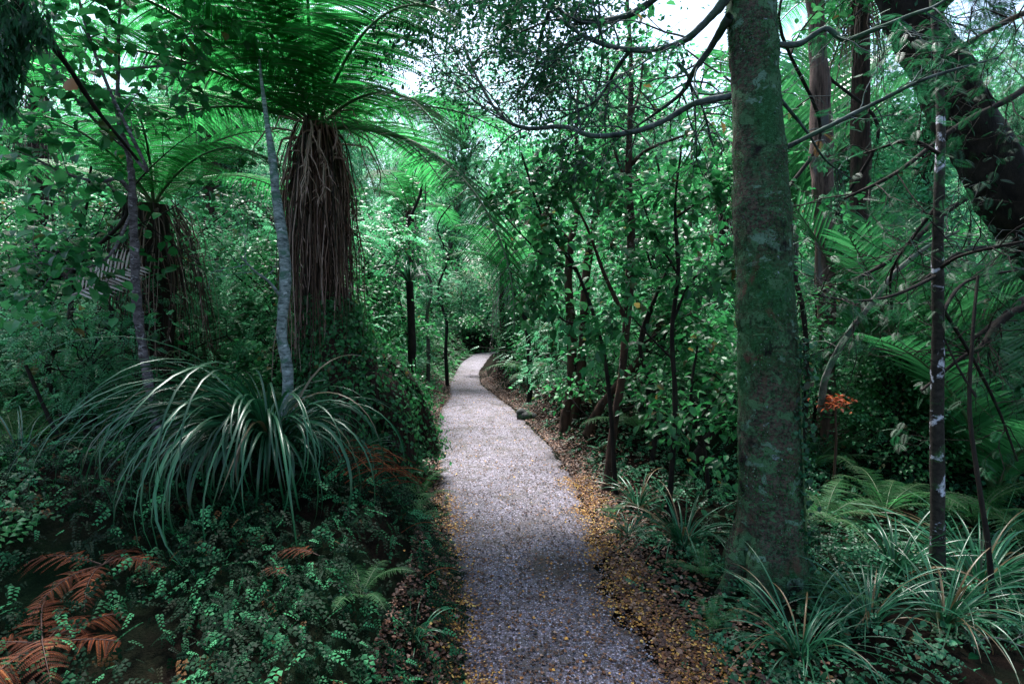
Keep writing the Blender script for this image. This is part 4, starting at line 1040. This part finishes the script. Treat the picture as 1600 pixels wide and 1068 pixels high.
# ivy on the base of the fern
g = Geo(); rg = np.random.default_rng(14)
fv = FT[(FT[:, 2] < fb[2] + 1.25) & (FT[:, 1] < fb[1] + .5)]
n = 30000
pos = fv[rg.integers(0, len(fv), n)] + rg.normal(0, .05, (n, 3)); pos = pos[(pos[:, 0] > fb[0] - .15) | (rg.random(n) < .4)]; n = len(pos)
oo = norm((pos - fb) * [1, 1, 0]) + [0, 0, .4]
leaves(g, pos + oo * .02, rg.normal(0, .6, (n, 3)) + [0, 0, -1] + oo * .3, rg.uniform(.025, .06, n), .7, T_DIAMOND, ups=oo, upj=.5, rg=rg)
tag(obj('ivy', g, M['broad'], smooth=False), 'small leaved climber covering the flared base of the large tree fern', 'climber')
# vine on the mossy trunk
g = Geo(); g2 = Geo(); rg = np.random.default_rng(15)
vp, vr = chain([(1262, 980, 3.1, 4), (1262, 900, 3.12, 4), (1258, 800, 3.12, 4), (1254, 700, 3.14, 3), (1250, 600, 3.14, 3), (1246, 520, 3.16, 2)])
vo_ = vp[0].copy(); tube(g2, rel(vp, vo_), vr, 5)
n = 520; ti = rg.random(n) ** .8
pp = np.stack([np.interp(ti, np.linspace(0, 1, len(vp)), vp[:, k]) for k in range(3)], -1) + rg.normal(0, 1, (n, 3)) * [.03, .03, .02] - vo_
leaves(g, pp, rg.normal(0, .7, (n, 3)) + [.3, -.2, -.6], rg.uniform(.012, .032, n), .8, T_LEAF, ups=np.array([[.4, -1., .3]]), upj=.5, rg=rg)
t = thing('climbing_vine', 'leafy vine running up the right edge of the mossy trunk', 'climber', vo_)
obj('stem', g2, M['stem'], t); obj('foliage', g, M['cover'], t, False)
# undergrowth: broader leaves in the shade both sides
for nm, seed, x0, x1, side, mat, lab in [('undergrowth', 3, -14, 0, 'l', 'broad', 'low leafy undergrowth filling the ground left of the path'), ('undergrowth', 4, 0, 14, 'r', 'cover', 'low leafy undergrowth filling the ground right of the path')]:
    g = Geo()
    x, y, s, rg = scatter(120000, x0, x1, 2.0, 16, seed, side, dens=1.35)
    pat = wav(x * 2.2, y * 2.2) + .7 * wav(x * 6, y * 6 + 3)
    dist = np.hypot(x, y)
    k = (pat + rg.normal(0, .4, len(x)) > (-.2 if side == 'r' else -.1)) & (s > .03 + .3 * rg.random(len(x)))
    if side == 'l': k &= ~((y < 4.2) & (s < 1.6))
    x, y, s, pat = x[k], y[k], s[k], pat[k]
    hh = np.clip(.10 + .22 * np.maximum(pat, 0), 0, .5) * sstep((s - .05) / 1.1) * np.interp(y, [2, 4, 8, 16], [.5, .7, 1.3, 1.8])
    z = H(x, y) + .01 + hh * rg.random(len(x)) ** .7
    d = rg.normal(0, 1, (len(x), 3)) * [1, 1, .4] + [0, -.2, -.15]
    m = rg.random(len(x)) < .6
    leaves(g, np.stack([x, y, z], -1)[m], d[m], rg.uniform(.02, .06, m.sum()) * np.interp(y[m], [2, 5, 12], [.8, 1, 1.3]), .45, T_LEAF, upj=.5, rg=rg)
    leaves(g, np.stack([x, y, z], -1)[~m], d[~m], rg.uniform(.06, .16, (~m).sum()), 1, T_SPRIG, upj=.4, rg=rg)
    x, y, s, rg = scatter(42000, x0 * 1.3, x1 * 1.3, 13, 36, seed + 10, side, dens=1.2)
    kk = s > .15 * rg.random(len(x)); x, y, s = x[kk], y[kk], s[kk]
    z = H(x, y) + (.05 + .55 * np.maximum(wav(x * 1.3, y * 1.3), -.1) * sstep(s / .8)) * rg.random(len(x)) + .02
    leaves(g, np.stack([x, y, z], -1), rg.normal(0, 1, (len(x), 3)) * [1, 1, .4] + [0, -.3, 0], rg.uniform(.10, .24, len(x)), 1, T_SPRIG, upj=.4, rg=rg)
    tag(obj(nm, g, M[mat], smooth=False), lab, 'undergrowth', kind='stuff')
# fallen leaves
def litter(name, lab, mat, pts_fn, n, seed, size, zoff=.012):
    rg = np.random.default_rng(seed); g = Geo()
    x, y = pts_fn(rg, n)
    if n == 26000:
        L, R = edges(y); k = ~((y < 4.3) & (x < L - .12)); x, y = x[k], y[k]
    L, R = edges(y); s = np.maximum(L - x, x - R)
    z = H(x, y) + np.maximum(path_z(x, y) + .003 + .006 * rg.random(len(x)), np.where(s < 0, -1, zoff + .015 * rg.random(len(x))))
    leaves(g, np.stack([x, y, z], -1), rg.normal(0, 1, (len(x), 3)) * [1, 1, .12], rg.uniform(size[0], size[1], len(x)), .55, T_LEAF, upj=.28, rg=rg)
    tag(obj(name, g, M[mat], smooth=False), lab, 'leaf litter', kind='stuff')
def right_edge(rg, n):
    y = 1.9 + 3.6 * rg.random(n) ** 1.35; L, R = edges(y)
    x = R + rg.normal(.05, .095, n) + np.where(y < 3, .08 + .12 * (rg.random(n) - .3), 0) + .05 * np.sin(y * 8)
    k = wav(x * 9, y * 9) + rg.normal(0, .6, n) > -.2
    return x[k], y[k]
litter('yellow_leaf_litter', 'drift of small yellow fallen leaves along the right path edge', 'litter_y', right_edge, 12000, 31, (.006, .018))
def left_edge(rg, n):
    y = 1.9 + 3.2 * rg.random(n) ** 1.3; L, R = edges(y)
    x = L + rg.normal(.0, .075, n); k = wav(x * 8, y * 8) + rg.normal(0, .6, n) > .2
    return x[k], y[k]
litter('yellow_leaf_litter', 'scatter of yellow and brown fallen leaves along the left path edge', 'litter_y', left_edge, 8000, 32, (.006, .018))
def all_path(rg, n):
    y = 1.8 + 14 * rg.random(n) ** 1.9; L, R = edges(y)
    u = rg.beta(.55, .55, n) * 1.5 - .25
    return L + (R - L) * u, y
litter('brown_leaf_litter', 'dark brown leaf scraps and twigs strewn over the gravel path', 'litter_b', all_path, 30000, 33, (.005, .020))
def on_path(rg, n):
    y = 1.8 + 9 * rg.random(n) ** 1.5; L, R = edges(y)
    return L + (R - L) * (rg.beta(.6, .6, n) * 1.1 - .05), y
litter('yellow_leaf_litter', 'single tan and yellow leaves dotted over the gravel path', 'litter_y', on_path, 900, 41, (.006, .022))
def banks(rg, n):
    y = 2 + 12 * rg.random(n) ** 1.2; L, R = edges(y)
    sd = rg.random(n) < .5; off = np.abs(rg.normal(0, .45, n)) * np.where(sd, 1, .7)
    return np.where(sd, L - off, R + off), y
litter('brown_leaf_litter', 'brown fallen leaves covering the soil beside the path', 'litter_b', banks, 26000, 34, (.012, .034))
g = Geo(); rg = np.random.default_rng(35)
for k in range(2200):
    y = 1.9 + 8 * rg.random() ** 1.6; L, R = edges(y); u = rg.beta(.6, .6) * 1.5 - .25; x = L + (R - L) * u
    a = rg.uniform(0, 6.28); l = rg.uniform(.015, .09); z = float(H(x, y)) + max(float(path_z(x, y)), 0) + .003 + .003 * rg.random()
    tube(g, [(x, y, z), (x + math.cos(a) * l * .5, y + math.sin(a) * l * .5, z + rg.random() * .004), (x + math.cos(a + .3) * l, y + math.sin(a + .3) * l, z)], [.0014, .0008], 3, r=rg.random() * .7)
tag(obj('fallen_twigs', g, M['litter_b']), 'tiny dark twigs scattered on the gravel path', 'twigs', kind='stuff')
# loose stones
g = Geo(); n = 9000; rg = np.random.default_rng(36)
y = 1.8 + 6 * rg.random(n) ** 1.8; L, R = edges(y); x = L + (R - L) * rg.random(n)
oc = np.array([[1, 0, 0], [0, 1, 0], [-1, 0, 0], [0, -1, 0], [0, 0, .8], [0, 0, -.8]]); of = np.array([[0, 1, 4], [1, 2, 4], [2, 3, 4], [3, 0, 4]])
u_ = (x - L) / (R - L)
c = np.stack([x, y, path_z(x, y) + .001], -1)
sz = rg.uniform(.003, .008, n)
an = rg.uniform(0, 6.28, n)
Vx = oc[None] * (sz[:, None, None] * rg.uniform(.7, 1.3, (n, 6, 1)))
Vr = np.stack([Vx[..., 0] * np.cos(an)[:, None] - Vx[..., 1] * np.sin(an)[:, None], Vx[..., 0] * np.sin(an)[:, None] + Vx[..., 1] * np.cos(an)[:, None], Vx[..., 2]], -1) + c[:, None]
g.add(Vr.reshape(-1, 3), (of[None] + (np.arange(n) * 6)[:, None, None]).reshape(-1, 3), None, np.repeat(rg.random(n), 6))
M['pebble'] = leaf_mat('pebble grey', [(0, (.06, .055, .065)), (.6, (.18, .17, .20)), (1, (.46, .44, .50))], .7, 0, .3)
tag(obj('loose_gravel', g, M['pebble'], smooth=False), 'loose small stones lying on the gravel path', 'gravel', kind='stuff')

# ------------------------------------------------------------------ shrubs and trees behind
protos = {}
def proto(key, name, cat, args, mat, bark):
    vs = []
    for k in range(3):
        tg, lg, cg = clump_tree(seed=hash_(key) + k, **args)
        vs.append((tg.mesh('trunk', M[bark]), lg.mesh('limb', M[bark]), cg.mesh('crown', M[mat], False)))
    protos[key] = (name, cat, vs)
def hash_(s): return sum(ord(c) * (i + 3) for i, c in enumerate(s)) % 5000
proto('shrub', 'leafy_shrub', 'shrub', dict(h=2.3, rad=1.0, tr=.035, nclump=44, per=120, leaf=.062, wid=.42, low=.08, clump_r=.34), 'broad', 'darkbark')
proto('fine_shrub', 'fine_leaved_shrub', 'shrub', dict(h=2.0, rad=1.1, tr=.03, nclump=34, per=42, leaf=.16, wid=1, low=.06, clump_r=.36, tmpl=T_SPRIG), 'far', 'darkbark')
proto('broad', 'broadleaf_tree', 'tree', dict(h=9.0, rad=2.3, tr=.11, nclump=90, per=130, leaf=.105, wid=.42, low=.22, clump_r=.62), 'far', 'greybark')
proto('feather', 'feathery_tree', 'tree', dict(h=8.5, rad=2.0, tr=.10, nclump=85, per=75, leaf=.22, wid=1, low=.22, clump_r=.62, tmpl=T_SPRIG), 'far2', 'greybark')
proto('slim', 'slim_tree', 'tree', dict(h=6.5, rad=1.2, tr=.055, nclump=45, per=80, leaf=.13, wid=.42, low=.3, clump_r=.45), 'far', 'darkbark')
def place(key, x, y, s, rz, label, group, v):
    name, cat, vs = protos[key]
    tm, lm, cm = vs[v]
    t = thing(name, label, cat, (x, y, float(H(x, y))), rz, s, group)
    obj('trunk', tm, None, t); obj('limb', lm, None, t); obj('crown', cm, None, t)
    return t
rgp = np.random.default_rng(99)
def zone(x, y):
    L, R = edges(y); px = x / y * 889 + 800
    if y > 22: return 'far behind the bend'
    if px < 300: return 'behind the smaller dark tree fern'
    if px < 640: return 'behind the large tree fern'
    if x < L: return 'left of the distant path'
    if px < 1180: return 'right of the distant path'
    return 'behind the mossy trunk and the leaning trunk'
KL = {'shrub': 'glossy leaved shrub in the thicket ', 'fine_shrub': 'fine leaved pale shrub in the thicket ', 'broad': 'tall broadleaf tree ', 'feather': 'tall feathery pale green tree ', 'slim': 'slim small crowned tree '}
KG = {'shrub': 'glossy shrubs ', 'fine_shrub': 'fine leaved shrubs ', 'broad': 'broadleaf trees ', 'feather': 'feathery trees ', 'slim': 'slim trees '}
def cap_scale(key, x, y, s):
    """keep the opening of sky over the path"""
    h = {'broad': 9, 'feather': 8.5, 'slim': 6.5, 'shrub': 2.3, 'fine_shrub': 2.0}[key]
    px = x / y * 889 + 800
    lim = np.interp(px, [430, 600, 700, 850, 1000, 1120, 1300], [2, .8, .46, .46, .66, 1.0, 2])
    mx = (1.6 + lim * y - float(H(x, y))) / h
    return min(s, mx)
sites = []
def try_place(keys, x, y, s, gap, clear):
    L, R = edges(y)
    if L - clear < x < R + clear: return
    if abs(x) > .95 * y + 2.5: return
    for (a, b, c) in sites:
        if math.hypot(a - x, b - y) < min(gap, c): return
    key = keys[int(rgp.integers(len(keys)))]
    s = cap_scale(key, x, y, s)
    if s < .3: return
    sites.append((x, y, gap))
    z = zone(x, y)
    place(key, x, y, float(s), float(rgp.uniform(0, 6.28)), KL[key] + z, KG[key] + z, int(rgp.integers(3)))
# unseen trees added beside and just behind the viewpoint to shade the foreground
for x, y, v, sc_ in [(-5.2, -1.6, 0, .95), (5.8, 1.6, 0, .9)]:
    place('broad', x, y, sc_, v * 2.0, 'unseen tall broadleaf tree added to shade the near end of the path', 'unseen broadleaf trees added to shade the foreground', v)
for x, y, k_ in [(-4.6, 4.6, 'fine_shrub'), (-5.4, 5.6, 'fine_shrub'), (-4.0, 5.9, 'fine_shrub'), (-3.4, 4.5, 'fine_shrub'), (-6.2, 6.6, 'fine_shrub'), (4.6, 5.6, 'shrub'), (3.4, 6.4, 'fine_shrub')]:
    try_place([k_], x, y, .62, .5, .6)
for k in range(1500):
    y = rgp.uniform(5.6, 15); x = rgp.uniform(-15, 15)
    try_place(['shrub', 'fine_shrub', 'shrub'], x, y, rgp.uniform(.55, 1.2), 1.0, .62 if x > 0 else .95)
for k in range(900):
    y = rgp.uniform(8.0, 24); x = rgp.uniform(-22, 22)
    if y < 15 and rgp.random() < .8: continue
    if y < 14 and -11 < x < -2.8: continue
    try_place(['slim'] if y < 14 else ['slim', 'broad', 'feather', 'feather'], x, y, rgp.uniform(.75, 1.1), 2.6 if y < 15 else 2.4, 1.3)
for k in range(700):
    y = rgp.uniform(15, 34); x = rgp.uniform(-12, 14)
    try_place(['shrub', 'fine_shrub'], x, y, rgp.uniform(.8, 1.4), 1.4, .6)
for k in range(900):
    y = rgp.uniform(22, 44); x = rgp.uniform(-38, 38)
    try_place(['broad', 'feather'], x, y, rgp.uniform(1.0, 1.5), 3.2, 1.0)
print('THINGS', len([o for o in bpy.data.objects if o.parent is None]), 'sites', len(sites))
